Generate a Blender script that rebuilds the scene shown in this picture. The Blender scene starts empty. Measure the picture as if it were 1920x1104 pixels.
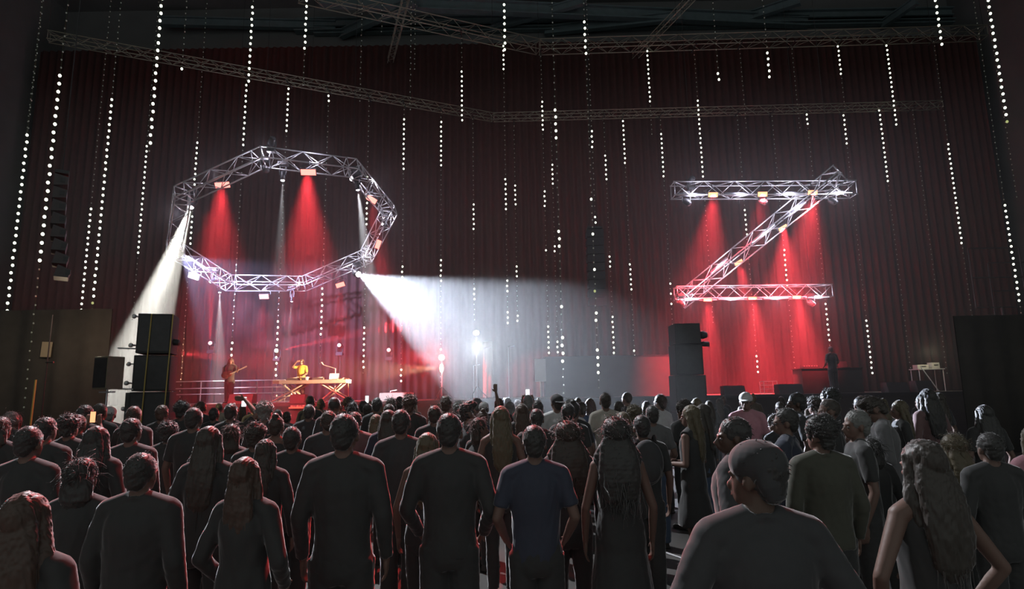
import bpy, bmesh, math, random
import numpy as np
from mathutils import Vector, Matrix, Euler
random.seed(4); rng = np.random.default_rng(4)
S = bpy.context.scene; COL = S.collection
# ------------------------------------------------------------------ camera, world, big settings
FPX = 1145.0; PITCH = math.radians(9.2); ROLL = math.radians(1.0); CH = 1.9
_F = np.array([0, math.cos(PITCH), math.sin(PITCH)]); _R0 = np.array([1.0, 0, 0]); _U0 = np.array([0, -math.sin(PITCH), math.cos(PITCH)])
_R = _R0*math.cos(ROLL)-_U0*math.sin(ROLL); _U = _U0*math.cos(ROLL)+_R0*math.sin(ROLL); _C = np.array([0, 0, CH])
cam = bpy.data.objects.new('camera', bpy.data.cameras.new('camera')); COL.objects.link(cam); S.camera = cam
cam.data.sensor_width = 36; cam.data.lens = 36*FPX/1920; cam.data.clip_start = .1; cam.data.clip_end = 300
cam.matrix_world = Matrix(((_R[0], _U[0], -_F[0], 0), (_R[1], _U[1], -_F[1], 0), (_R[2], _U[2], -_F[2], CH), (0, 0, 0, 1)))
W = bpy.data.worlds.new('night'); S.world = W; W.use_nodes = True
W.node_tree.nodes['Background'].inputs[0].default_value = (.92, 1.0, .98, 1); W.node_tree.nodes['Background'].inputs[1].default_value = .27
S.view_settings.view_transform = 'Standard'; S.view_settings.look = 'None'; S.view_settings.exposure = 0; S.view_settings.gamma = 1
S.view_settings.use_curve_mapping = False
cy = S.cycles; cy.max_bounces = 3; cy.diffuse_bounces = 2; cy.glossy_bounces = 2; cy.transmission_bounces = 2; cy.volume_bounces = 0; cy.transparent_max_bounces = 4
cy.use_denoising = True; cy.use_light_tree = True; cy.sample_clamp_indirect = 2.0; cy.sample_clamp_direct = 0; cy.caustics_reflective = False; cy.caustics_refractive = False
cy.use_adaptive_sampling = True; cy.adaptive_threshold = .02
HAZE_DENSITY = .014

def ray(x, y): return _F+_R*(x-960)/FPX+_U*(552-y)/FPX
def at(x, y, Y): d = ray(x, y); return Vector(_C+d*Y/d[1])          # point of that line of sight at depth Y
def atz(x, y, z): d = ray(x, y); return Vector(_C+d*(z-CH)/d[2])
def proj(P):
    d = np.array(P)-_C; z = d@_F
    return 960+FPX*(d@_R)/z, 552-FPX*(d@_U)/z

# ------------------------------------------------------------------ materials
MATS = {}
def mat(name, col, rough=.6, metal=0, sheen=0, emit=None, strength=0, noise=0, scale=8, spec=.5, bump=0, wave=0):
    if name in MATS: return MATS[name]
    m = bpy.data.materials.new(name); m.use_nodes = True; nt = m.node_tree; b = nt.nodes['Principled BSDF']
    b.inputs['Base Color'].default_value = (*col, 1); b.inputs['Roughness'].default_value = rough; b.inputs['Metallic'].default_value = metal
    b.inputs['Specular IOR Level'].default_value = spec
    if sheen: b.inputs['Sheen Weight'].default_value = sheen; b.inputs['Sheen Roughness'].default_value = .3
    if emit: b.inputs['Emission Color'].default_value = (*emit, 1); b.inputs['Emission Strength'].default_value = strength; m.cycles.emission_sampling = 'NONE'
    if noise or bump:
        tc = nt.nodes.new('ShaderNodeTexCoord'); n = nt.nodes.new('ShaderNodeTexNoise'); n.inputs['Scale'].default_value = scale; n.inputs['Detail'].default_value = 5
        nt.links.new(tc.outputs['Object'], n.inputs['Vector'])
        if noise:
            mx = nt.nodes.new('ShaderNodeMix'); mx.data_type = 'RGBA'
            mx.inputs[6].default_value = (*[c*(1-noise) for c in col], 1); mx.inputs[7].default_value = (*[min(1, c*(1+noise)) for c in col], 1)
            nt.links.new(n.outputs['Fac'], mx.inputs[0]); nt.links.new(mx.outputs[2], b.inputs['Base Color'])
        if bump:
            bp = nt.nodes.new('ShaderNodeBump'); bp.inputs['Strength'].default_value = bump; bp.inputs['Distance'].default_value = .02
            nt.links.new(n.outputs['Fac'], bp.inputs['Height']); nt.links.new(bp.outputs['Normal'], b.inputs['Normal'])
    MATS[name] = m; return m
ALU = mat('truss aluminium', (.72, .72, .74), .38, .55)
BLK = mat('black painted metal', (.05, .05, .052), .45, .2, noise=.3)
BLKCAB = mat('black speaker cabinet', (.045, .045, .047), .7, noise=.3, scale=30)
CABLE = mat('dark green cable', (.06, .07, .03), .6)
BULB = mat('lit bulb', (.9, .9, .8), .3, emit=(.93, 1, .78), strength=3.2)
BULBD = mat('unlit frosted bulb', (.75, .78, .68), .35)
BULBY = mat('fading yellow bulb', (.8, .8, .4), .3, emit=(.75, .85, .3), strength=.45)
REDL = mat('red lamp face', (.9, .3, .2), .3, emit=(1, .22, .18), strength=3)
ORL = mat('amber red lamp face', (.9, .4, .2), .3, emit=(1, .42, .2), strength=2.2)
WHL = mat('white lamp face', (.95, .95, 1), .3, emit=(.93, .93, 1), strength=14)
WARM = mat('warm lamp face', (1, .8, .6), .3, emit=(1, .78, .55), strength=6)
PINK = mat('pink lamp face', (1, .6, .6), .3, emit=(1, .5, .45), strength=2.0)
WOOD = mat('pale table laminate', (.62, .52, .45), .5, noise=.15)
CURT = mat('pleated brown red drape', (.11, .044, .04), .9, sheen=0, noise=.25, scale=3)
DARKDR = mat('black masking drape', (.06, .055, .05), .9, sheen=.1, noise=.3, scale=3)
GREYDR = mat('grey brown side drape', (.11, .09, .075), .9, noise=.3, scale=3)
FLOORM = mat('worn dark hall floor', (.10, .095, .09), .42, noise=.4, scale=1.2, bump=.15)
STAGEM = mat('dark stage deck', (.13, .11, .10), .45, noise=.3, scale=2)
WALLM = mat('dark hall wall', (.19, .19, .19), .9, noise=.25, scale=.6)
RALU = mat('dull roof truss steel', (.34, .33, .26), .5, .2)
STEEL = mat('dark teal roof steel', (.15, .2, .21), .7, noise=.3, scale=2)

# ------------------------------------------------------------------ mesh helpers
def tag(o, label=None, cat=None, group=None, kind=None):
    if label: o['label'] = label
    if cat: o['category'] = cat
    if group: o['group'] = group
    if kind: o['kind'] = kind
    return o
def thing(name, loc, label, cat, group=None, rz=0):
    o = bpy.data.objects.new(name, None); o.empty_display_size = .1; COL.objects.link(o); o.location = loc; o.rotation_euler = (0, 0, rz)
    return tag(o, label, cat, group)
def link(name, me, m=None, parent=None, loc=None, rot=None, smooth=False):
    o = bpy.data.objects.new(name, me); COL.objects.link(o)
    if m is not None and not me.materials: me.materials.append(m)
    if parent: o.parent = parent
    if loc is not None: o.location = loc
    if rot is not None: o.rotation_euler = rot
    return o
class MB:
    def __init__(s): s.v = []; s.f = []
    def add(s, v, f): n = len(s.v); s.v += [tuple(p) for p in v]; s.f += [tuple(i+n for i in q) for q in f]; return s
    def box(s, c, size, M=None, taper=1.0):
        x, y, z = [k/2 for k in size]
        P = [(-x, -y, -z), (x, -y, -z), (x, y, -z), (-x, y, -z), (-x*taper, -y*taper, z), (x*taper, -y*taper, z), (x*taper, y*taper, z), (-x*taper, y*taper, z)]
        P = [Vector(p) for p in P]
        if M is not None: P = [M @ p for p in P]
        P = [p+Vector(c) for p in P]
        return s.add(P, [(0, 3, 2, 1), (4, 5, 6, 7), (0, 1, 5, 4), (1, 2, 6, 5), (2, 3, 7, 6), (3, 0, 4, 7)])
    def tube(s, pts, r, n=8, r2=None, cap=True):
        """closed tube; r may be a list; r2 = radius across (elliptic)"""
        pts = [Vector(p) for p in pts]; k = len(pts)
        rr = r if isinstance(r, (list, tuple)) else [r]*k
        rb = rr if r2 is None else (r2 if isinstance(r2, (list, tuple)) else [r2]*k)
        V = []; prev = None
        for i in range(k):
            t = (pts[min(i+1, k-1)]-pts[max(i-1, 0)]).normalized()
            if prev is None:
                a = Vector((1, 0, 0)) if abs(t.x) < .8 else Vector((0, 1, 0))
            else: a = prev
            a = (a-t*a.dot(t)).normalized(); prev = a; b = t.cross(a)
            for j in range(n):
                w = 2*math.pi*j/n; V.append(pts[i]+a*math.cos(w)*rr[i]+b*math.sin(w)*rb[i])
        Fc = []
        for i in range(k-1):
            for j in range(n):
                j2 = (j+1) % n; Fc.append((i*n+j, i*n+j2, (i+1)*n+j2, (i+1)*n+j))
        if cap: Fc.append(tuple(range(n-1, -1, -1))); Fc.append(tuple((k-1)*n+j for j in range(n)))
        return s.add(V, Fc)
    def ball(s, c, r, n=12, m=8, M=None):
        rx, ry, rz = r if isinstance(r, (list, tuple)) else (r, r, r)
        V = [Vector((0, 0, -rz))]
        for i in range(1, m):
            a = -math.pi/2+math.pi*i/m
            for j in range(n):
                w = 2*math.pi*j/n; V.append(Vector((rx*math.cos(a)*math.cos(w), ry*math.cos(a)*math.sin(w), rz*math.sin(a))))
        V.append(Vector((0, 0, rz)))
        if M is not None: V = [M @ p for p in V]
        V = [p+Vector(c) for p in V]; Fc = []
        for j in range(n):
            Fc.append((0, 1+(j+1) % n, 1+j)); Fc.append((len(V)-1, len(V)-1-n+j, len(V)-1-n+(j+1) % n))
        for i in range(m-2):
            for j in range(n):
                j2 = (j+1) % n; Fc.append((1+i*n+j, 1+i*n+j2, 1+(i+1)*n+j2, 1+(i+1)*n+j))
        return s.add(V, Fc)
    def mesh(s, name='m', smooth=False):
        me = bpy.data.meshes.new(name); me.from_pydata(s.v, [], s.f); me.update()
        if smooth: me.polygons.foreach_set('use_smooth', [True]*len(me.polygons))
        return me
    def build(s, name, m, parent=None, loc=None, rot=None, smooth=False): return link(name, s.mesh(name, smooth), m, parent, loc, rot)
    def remesh(s, voxel, smooth_it=2, extra=None):
        me = s.mesh('tmp'); o = bpy.data.objects.new('tmp', me); COL.objects.link(o)
        r = o.modifiers.new('r', 'REMESH'); r.mode = 'VOXEL'; r.voxel_size = voxel; r.use_smooth_shade = True
        if smooth_it: q = o.modifiers.new('s', 'SMOOTH'); q.factor = .5; q.iterations = smooth_it
        dg = bpy.context.evaluated_depsgraph_get(); out = bpy.data.meshes.new_from_object(o.evaluated_get(dg))
        bpy.data.objects.remove(o); bpy.data.meshes.remove(me); out.materials.clear()
        out.polygons.foreach_set('use_smooth', [True]*len(out.polygons)); return out
def frame(d, up=Vector((0, 0, 1))):
    """matrix whose -Z looks along d (like a lamp)"""
    z = -Vector(d).normalized(); x = up.cross(z)
    if x.length < 1e-3: x = Vector((1, 0, 0))
    x.normalize(); y = z.cross(x); return Matrix((x, y, z)).transposed()
def displace(me, amp, f, ax=(1, 1, 1), seed=0, zmask=None):
    n = len(me.vertices); co = np.empty(n*3); me.vertices.foreach_get('co', co); co = co.reshape(-1, 3)
    no = np.empty(n*3); me.vertices.foreach_get('normal', no); no = no.reshape(-1, 3)
    g = np.random.default_rng(seed); d = np.zeros(n)
    for k in range(9):
        w = g.normal(size=3)*f*np.array(ax)*(1+.35*k); d += np.sin(co@w+g.uniform(0, 6.28))/(1+.35*k)
    d = d/3*amp
    if zmask is not None: d *= zmask(co)
    co += no*d[:, None]; me.vertices.foreach_set('co', co.ravel()); me.update()
def spot(name, loc, d, half_deg, power, col, parent=None, blend=.15, radius=.06):
    L = bpy.data.lights.new(name, 'SPOT'); L.energy = power; L.color = col; L.spot_size = math.radians(2*half_deg); L.spot_blend = blend; L.shadow_soft_size = radius
    o = bpy.data.objects.new(name, L); COL.objects.link(o); M = frame(d).to_4x4(); M.translation = Vector(loc); o.matrix_world = M
    if parent: o.parent = parent; o.matrix_parent_inverse = parent.matrix_world.inverted() if False else Matrix.Translation(-parent.location)
    return o
def point(name, loc, power, col, radius=.05):
    L = bpy.data.lights.new(name, 'POINT'); L.energy = power; L.color = col; L.shadow_soft_size = radius
    o = bpy.data.objects.new(name, L); COL.objects.link(o); o.location = loc; return o

# ------------------------------------------------------------------ hall shell
def slab(name, c, size, m, kind='structure'): return tag(MB().box(c, size).build(name, m), kind=kind)
slab('floor', (0, 14, -.1), (56, 44, .2), FLOORM)
slab('wall_front', (0, 35.2, 13), (56, .4, 26.4), WALLM)
slab('wall_left', (-27.8, 14, 13), (.4, 42, 26.4), WALLM)
slab('wall_right', (27.8, 14, 13), (.4, 42, 26.4), WALLM)
slab('ceiling', (0, 14, 26.2), (56, 44, .3), WALLM)
hz = MB().box((0, 25, 5.4), (50, 18, 11)).build('haze', None)
hm = bpy.data.materials.new('stage haze'); hm.use_nodes = True; nt = hm.node_tree; nt.nodes.clear()
vo = nt.nodes.new('ShaderNodeVolumeScatter'); vo.inputs['Density'].default_value = HAZE_DENSITY; vo.inputs['Anisotropy'].default_value = .25
oo = nt.nodes.new('ShaderNodeOutputMaterial'); nt.links.new(vo.outputs[0], oo.inputs['Volume']); hz.data.materials.append(hm)
tag(hz, 'thin stage haze hanging over the stage and the trusses', 'haze', kind='stuff')
# roof steel
k = 0
for (a, b, w) in [((560, 60), (1920, 160), .9), ((600, 0), (1500, 60), .8), ((1280, 30), (1010, 190), .6), ((1500, 0), (1340, 120), .6),
                  ((640, 150), (1900, 260), .6), ((780, 0), (690, 170), .6), ((300, 40), (640, 70), .6), ((1100, 0), (930, 200), .5), ((1720, 0), (1500, 200), .5)]:
    A = atz(*a, 24.6-.3*(k % 3)); B = atz(*b, 24.6-.3*(k % 3)); A.y = min(A.y, 34.7); B.y = min(B.y, 34.7)
    d = B-A; mb = MB(); M = frame(d)
    for s_ in (-1, 1): mb.box((A+B)/2+Vector((0, 0, s_*w/2.4)), (w*.6, .07, d.length), M=M)
    mb.box((A+B)/2, (.05, w*.8, d.length), M=M)
    tag(mb.build('trim_%d' % (k+1), STEEL), kind='structure'); k += 1

# ------------------------------------------------------------------ stage
ST = 1.7; SY0 = 23.0; SY1 = 31.6
stg = thing('stage', (1, SY0, 0), 'long dark raised stage deck running across the hall under both lit trusses', 'stage')
def rel(P, root): return Vector(P)-root.location
MB().box(rel((1, (SY0+SY1)/2, ST-.06), stg), (34, SY1-SY0, .12)).build('deck', STAGEM, stg)
MB().box(rel((1, SY0+.06, ST/2-.06), stg), (34, .05, ST-.12)).build('skirt', DARKDR, stg)
MB().box(rel((1, SY0-.012, ST-.06), stg), (34, .02, .12)).build('edge_trim', BLK, stg)
def drape(name, x0, x1, Y, z0, z1, m, amp=.09, wl=.32, kind=None, label=None, cat=None, ang=0, n=None, yaw=0):
    L = x1-x0; n = int(L/wl*8); V = []; Fc = []; g = random.Random(int(x0*10+Y))
    ph = 0
    for i in range(n+1):
        u = i/n; ph += 2*math.pi/8*g.uniform(.7, 1.3)
        for j, z in enumerate((z0, z0+(z1-z0)*.5, z1)):
            V.append((u*L, math.sin(ph)*amp*(1.1-.25*j), z-z0))
    m_ = len(V)
    for i in range(n):
        for j in range(2): a = i*3+j; Fc.append((a, a+3, a+4, a+1))
    back = [(x, y+.03, z) for x, y, z in V]; V2 = V+back; F2 = Fc+[tuple(reversed([q+m_ for q in f])) for f in Fc]
    for i in range(n):
        F2.append((i*3+2, (i+1)*3+2, (i+1)*3+2+m_, i*3+2+m_)); F2.append((i*3, i*3+m_, (i+1)*3+m_, (i+1)*3))
    o = MB().add(V2, F2).build(name, m, smooth=True); o.location = (x0, Y, z0); o.rotation_euler = (0, 0, yaw)
    return tag(o, label, cat, kind=kind)
drape('backdrop_curtain', -26.5, 26.5, 31.9, 0, 21.5, CURT, .10, .42, label='tall brown red pleated curtain hanging behind the whole stage', cat='curtain')
# grey brown side drapes beside the crowd and dark masking
a = at(-30, 600, 17); b = at(208, 590, 17)
drape('side_drape', a.x, b.x, 17, 0, 4.45, GREYDR, .07, .8, label='low grey brown drape wall with a paper sheet pinned on it', cat='drape')
a = at(1790, 600, 18); drape('masking_drape', a.x, a.x+6, 18, 0, at(1790, 592, 18).z, DARKDR, .06, .7, label='tall black drape block closing the crowd off beside the cluttered side table', cat='drape')
a = at(1022, 670, 26); b = at(1262, 670, 26)
r_ = thing('draped_riser', (a.x, 26, ST), 'long black draped riser behind the small grey speaker on stage', 'riser')
w = b.x-a.x; h = a.z-ST
MB().box((w/2, .8, h/2), (w, 1.5, h)).build('cover', DARKDR, r_)
MB().box((w/2, .8, h+.015), (w+.06, 1.56, .03)).build('top', BLK, r_)

# ------------------------------------------------------------------ trusses
def box_truss(parent, A, B, w, nrm, rc=.026, rb=.014, pitch=None, origin=None, m_=None):
    am = m_ or ALU
    """A, B world ends of the centre line; nrm = one face normal; adds four chords and one lacing mesh"""
    A = Vector(A); B = Vector(B); o = Vector(origin if origin is not None else parent.location); t = (B-A).normalized()
    n = Vector(nrm); n = (n-t*n.dot(t)).normalized(); m = t.cross(n); hh = w/2; L = (B-A).length; h = hh
    C4 = [(-h, -h), (h, -h), (h, h), (-h, h)]
    P = lambda s, c: A+t*s+n*c[0]+m*c[1]-o
    for c in C4: MB().tube([P(0, c), P(L, c)], rc, 7).build('chord', am, parent, smooth=True)
    mb = MB(); pt = pitch or w*1.05; k = max(2, round(L/pt))
    for f in range(4):
        c0, c1 = C4[f], C4[(f+1) % 4]
        for i in range(k):
            s0, s1 = L*i/k, L*(i+1)/k
            a_, b_ = (c0, c1) if (i+f) % 2 == 0 else (c1, c0)
            mb.tube([P(s0, a_), P(s1, b_)], rb, 5)
        for s0 in (0.03, L-.03): mb.tube([P(s0, c0), P(s0, c1)], rb*1.2, 5)
    mb.build('lacing', am, parent, smooth=True)
def subempty(name, parent): 
    o = bpy.data.objects.new(name, None); o.empty_display_size = .1; COL.objects.link(o); o.parent = parent; return o
def oct_pts(cx, cy, cz, R, tx, ty, ph):
    M = Matrix.Rotation(tx, 3, 'X') @ Matrix.Rotation(ty, 3, 'Y')
    return [M @ Vector((R*math.cos(ph-i*math.pi/4), R*math.sin(ph-i*math.pi/4), 0))+Vector((cx, cy, cz)) for i in range(8)], M @ Vector((0, 0, 1))
OP, ON = oct_pts(-9.1, 24.0, 8.6186, 4.20, 9.09034-2*math.pi, 6.58239-2*math.pi, -4.06326)
octo = thing('octagonal_truss', (-9.1, 24, 8.62), 'silver octagonal ring of box truss hung tilted over the DJ table', 'truss')
for i in range(8):
    A, B = OP[i], OP[(i+1) % 8]; d = (B-A).normalized(); e = subempty('truss_section', octo)
    box_truss(e, A+d*.24, B-d*.24, .5, ON, origin=octo.location)
    mb = MB(); c = OP[i]-octo.location; dprev = (OP[i]-OP[i-1]).normalized(); inw = (Vector((-9.1, 24, 8.62))-OP[i]).normalized(); tt = (d+dprev).normalized()
    pts = []
    for s1 in (-.25, .25):
        for s2 in (-.25, .25):
            p0 = c-dprev*.25+ON*s1+ON.cross(dprev)*s2; p1 = c+ON*s1-inw*0+ON.cross(tt)*s2*1.08; p2 = c+d*.25+ON*s1+ON.cross(d)*s2
            mb.tube([p0, p1, p2], .026, 6); pts.append(p1)
    for q in ((0, 1), (1, 3), (3, 2), (2, 0)): mb.tube([pts[q[0]], pts[q[1]]], .02, 5)
    mb.build('corner_block', ALU, octo, smooth=True)
Z1, Z2 = at(1260, 357, 22), at(1600, 355, 22); Z3, Z4 = at(1266, 550, 25.4), at(1556, 546, 25.4)
Zn = (Z1-Z3).cross(Vector((1, 0, 0))).normalized()
zt = thing('z_shaped_truss', (Z1+Z4)/2, 'silver box truss forming a tilted letter Z over the black DJ booth', 'truss')
D1, D2 = at(1274, 566, 25.9), at(1576, 322, 21.2)
off = Zn*.55*(1 if Zn.z < 0 else -1)
for (A, B) in ((Z1, Z2), (Z3, Z4)):
    e = subempty('truss_section', zt); box_truss(e, A, B, .52, Vector((0, 0, 1)), origin=zt.location)
A, B = D1+Vector((0, 0, 0)), D2; e = subempty('truss_section', zt); box_truss(e, A, B, .5, Zn, origin=zt.location)
zc = mat('steel hanging cable', (.25, .25, .27), .4, .8)
for q, pr in ((OP[1], octo), (OP[2], octo), (OP[5], octo), (OP[6], octo), (Z1+Vector((.8, 0, 0)), zt), (Z2-Vector((.8, 0, 0)), zt), (Z3+Vector((.8, 0, 0)), zt), (Z4-Vector((.8, 0, 0)), zt)):
    MB().tube([q+Vector((0, 0, .25))-pr.location, Vector((q.x, q.y, 25.9))-pr.location], .008, 5).build('hanging_cable', BLK, pr)
# long roof trusses
ZF, ZB = 19.5, 16.0
def longt(name, pts, z, w, label, rc, rb):
    P = [atz(x, y, z) for x, y in pts]; t = thing(name, P[1], label, 'truss', 'roof trusses')
    for A, B in zip(P[:-1], P[1:]):
        e = subempty('truss_section', t); box_truss(e, A, B, w, Vector((0, 0, 1)), rc, rb, origin=t.location, m_=RALU)
    for A in P: MB().tube([A-t.location, A+Vector((0, 0, 26-z))-t.location], .012, 5).build('hanging_cable', BLK, t)
    return [Vector((p.x, p.y)) for p in P]
TF = longt('roof_truss', [(560, -12), (1010, 88), (1845, 62)], ZF, .56, 'upper roof truss, a wide box truss bending above the centre of the hall', .026, .013)
TB = longt('roof_truss', [(90, 68), (925, 220), (1765, 197)], ZB, .34, 'lower roof truss, slimmer, bending just above the hanging speaker array', .02, .010)
def thin(label, a, b, z):
    A, B = atz(*a, z), atz(*b, z); t = thing('roof_truss', A, label, 'truss', 'roof trusses'); e = subempty('truss_section', t); box_truss(e, A, B, .3, Vector((0, 0, 1)), .02, .008, origin=t.location, m_=RALU)
thin('thin diagonal roof truss crossing the upper roof truss above the Z truss', (1300, -8), (1095, 205), 20.6)
thin('thin steep roof truss between the octagon and the upper roof truss', (762, -8), (716, 178), 20.6)

# ------------------------------------------------------------------ lamps
def wash(loc, face_dir, label, facem=REDL, w=.52, h=.2, hang=.32, power=260, col=(1, .045, .06), beam=(0, -.1, -1), half=17, blend=.9, roll=0, nrm=None):
    """a box shaped wash lamp with a glowing rectangular face"""
    t = thing('wash_light', loc, label, 'stage light', 'red wash lights'); M = frame(face_dir); 
    if roll: M = M @ Matrix.Rotation(-roll, 3, 'Z')
    MB().box(M @ Vector((0, 0, .09)), (w+.04, h+.04, .16), M=M, taper=.85).build('housing', BLK, t)
    MB().box(M @ Vector((0, 0, 0)), (w, h, .02), M=M).build('lamp_face', facem, t)
    mb = MB(); q = M @ Vector((w/2+.05, 0, .1)); q2 = M @ Vector((-w/2-.05, 0, .1)); up = Vector((0, 0, hang))
    mb.tube([q, q+up*.6, (q+q2)/2+up*.9, q2+up*.6, q2], .016, 6); mb.tube([(q+q2)/2+up*.85, (q+q2)/2+up*1.25], .022, 6); mb.build('yoke', BLK, t)
    spot('wash_beam', Vector(loc)-(M @ Vector((0, 0, .03))), beam, half, power*28, col, t, 1.0, .16)
    return t
def moving(loc, d, label, facem=WHL, r=.1, power=0, col=(.95, .95, 1), half=5, blend=.2, up=1, body=True, s=1.0, name='moving_head_light', group='moving head lights'):
    """loc = lens centre, d = beam direction, base above (up=1) or below (up=-1)"""
    t = thing(name, loc, label, 'stage light', group); M = frame(d); d = Vector(d).normalized()
    bk = -d*.34*s
    MB().tube([d*.0, -d*.06*s, -d*.2*s, -d*.34*s, -d*.4*s], [r*1.12, r*1.2, r*1.35, r*1.2, r*.6], 14).build('head', BLK, t, smooth=True)
    MB().ball(-d*r*.05, (r*.96, r*.96, r*.55), 14, 10, M=M).build('lens', facem, t, smooth=True)
    c = -d*.2*s; side = Vector((1, 0, 0)) if abs(d.x) < .8 else Vector((0, 1, 0)); U = Vector((0, 0, up))
    mb = MB()
    for q in (-1, 1): mb.tube([c+side*q*r*1.5, c+side*q*r*1.7+U*.18*s, c+side*q*r*1.3+U*.34*s], .025*s, 6)
    mb.box(c+U*.34*s, (r*3, .1*s, .05*s)); mb.build('yoke', BLK, t)
    MB().box(c+U*.42*s, (.32*s, .26*s, .13*s)).build('base', BLK, t)
    if power: spot('moving_beam', Vector(loc)+d*(r*.55+.02), d, half, power, col, t, blend, r*.5)
    return t
K = 1.0
Yn, Yf = 20.7, 27.3
down = (.03, -.25, -1)
RED = (1, .045, .06)
wash(at(417, 347, 20.9), (0, -.85, -.5), 'red wash light under the octagon, above the white beam lamp', roll=.06, power=1250, beam=(-.02, .12, -1), half=22)
wash(at(578, 323, 20.6), (0, -.85, -.5), 'red wash light under the octagon near its highest corner', roll=-.04, power=1700, beam=(0, .12, -1), half=22)
wash(at(697, 374, 23.6), (0, -.85, -.5), 'red wash light tilted on the octagon side toward the Z truss', roll=-.6, power=500, beam=(.1, .1, -1), w=.4)
wash(at(709, 458, 26.0), (-.1, -.85, -.5), 'red wash light turned nearly upright on the octagon, over the big white beam', roll=1.1, power=500, beam=(.15, .1, -1), w=.4)
wash(at(638, 534, 27.4), (0, -.9, -.4), 'red wash light beside the lens of the big white beam', roll=.28, power=700, beam=(0, .1, -1), w=.4)
wash(at(495, 556, 27.0), (0, -.9, -.4), 'red wash light hanging under the low side of the octagon', power=500, beam=(0, .1, -1), w=.4)
wash(at(363, 518, 24.2), (0, -.9, -.4), 'pale wash light below the octagon corner by the white glow', facem=WHL, roll=-.35, power=80, col=(.9, .7, 1), beam=(.1, .3, -1), w=.4)
zl = [((1337, 365), 21.7, 'red wash light in the top bar of the Z truss, at its free end'), ((1430, 364), 21.7, 'red wash light in the middle of the top bar of the Z truss'),
      ((1524, 361), 21.7, 'red wash light in the top bar of the Z truss, at the diagonal')]
for i, (p, Y, lb) in enumerate(zl): wash(at(p[0], p[1], Y), (0, -.95, -.3), lb, facem=ORL, power=(2400, 1200, 3800)[i], beam=(.06, .8, -1), w=.34, h=.17, half=22, col=RED)
wash(at(1468, 427, 22.8), (.2, -.85, -.5), 'red wash light tilted on the upper half of the Z diagonal', facem=ORL, roll=.6, power=3600, beam=(.25, .7, -1), w=.34, h=.14, half=22, col=RED)
wash(at(1385, 492, 24.2), (.2, -.85, -.5), 'red wash light tilted on the lower half of the Z diagonal', facem=ORL, roll=.6, power=2200, beam=(.28, .45, -1), w=.34, h=.14, half=18, col=RED)
for i, (p, lb) in enumerate((((1327, 562), 'red wash light in the bottom bar of the Z truss, by the corner'), ((1411, 559), 'red wash light in the middle of the bottom bar of the Z truss'),
              ((1494, 557), 'red wash light in the bottom bar of the Z truss, near its free end'))):
    wash(at(p[0], p[1], 25.1), (0, -.95, -.3), lb, facem=ORL, power=(2600, 2200, 2600)[i], beam=(.1+.1*i, .55, -1), w=.34, h=.11, half=19, col=RED)
dk = mat('dark glass lens', (.2, .2, .22), .15, .3)
# white beams
moving(at(672, 514, 27.0), (.575, -.735, -.36), 'moving head light throwing the big white beam across the crowd', r=.13, power=105000, half=11.5, blend=.2, col=(.74, .83, 1))
moving(at(357, 388, 21.7), (-.064, -.302, -.951), 'moving head light throwing the narrow warm white beam behind the tall speaker tower', r=.12, power=300000, half=8.5, blend=.3, col=(1, .97, .88))
moving(at(338, 478, 22.9), (.24, .896, -.375), 'moving head light glowing on the octagon corner, aimed at the DJ', r=.12, power=9500, half=34, blend=.3, col=(.55, .55, 1))
moving(at(530, 338, 20.8), (.05, -.1, -1), 'small moving head light with a faint narrow beam, under the octagon top', r=.07, power=14000, half=4.5, blend=.5)
moving(at(671, 356, 22.4), (.12, .12, -1), 'small moving head light with a bright narrow beam, beside a tilted red lamp', r=.07, power=45000, half=6, blend=.4)
moving(at(412, 548, 26.2), (.1, -.1, -1), 'small moving head light under the low octagon side, above the guitarist', r=.06, power=30000, half=6, blend=.5)
moving(at(547, 565, 27.6), (-.02, -.1, -1), 'small moving head light hanging lowest under the octagon, above the DJ', r=.05, power=9000, half=5, blend=.5)
moving(at(394, 528, 25.3), (-.3, -.8, -.6), 'unfocused moving head light clamped at the octagon corner over the guitarist', r=.06)
moving(at(659, 335, 22.2), (-.5, -.8, -.2), 'moving head light turned sideways near the octagon top corner', r=.09, power=0)
moving(at(717, 420, 25.4), (-.2, -1, -.1), 'tiny moving head light on the octagon side facing the crowd', r=.05)
for p, Y, lb in (((512, 258), 20.1, 'dark moving head light standing on top of the octagon'), ((500, 320), 20.3, 'dark moving head light hanging under the top corner of the octagon'),
                 ((1293, 382), 21.8, 'dark moving head light under the free end of the Z top bar'), ((1436, 380), 21.8, 'dark moving head light under the middle of the Z top bar'),
                 ((1568, 380), 21.8, 'dark moving head light under the far end of the Z top bar'), ((1282, 572), 25, 'dark moving head light under the corner of the Z bottom bar'),
                 ((1527, 572), 25, 'dark moving head light under the free end of the Z bottom bar'), ((1300, 332), 22, 'dark moving head light standing on the Z top bar'),
                 ((1275, 1), 19, '')):
    if lb: moving(at(p[0], p[1], Y), (.5, -.5, -.6) if 'standing' not in lb else (.4, -.5, .6), lb, facem=dk, r=.09, up=-1 if 'standing' in lb else 1, s=.8)
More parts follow.
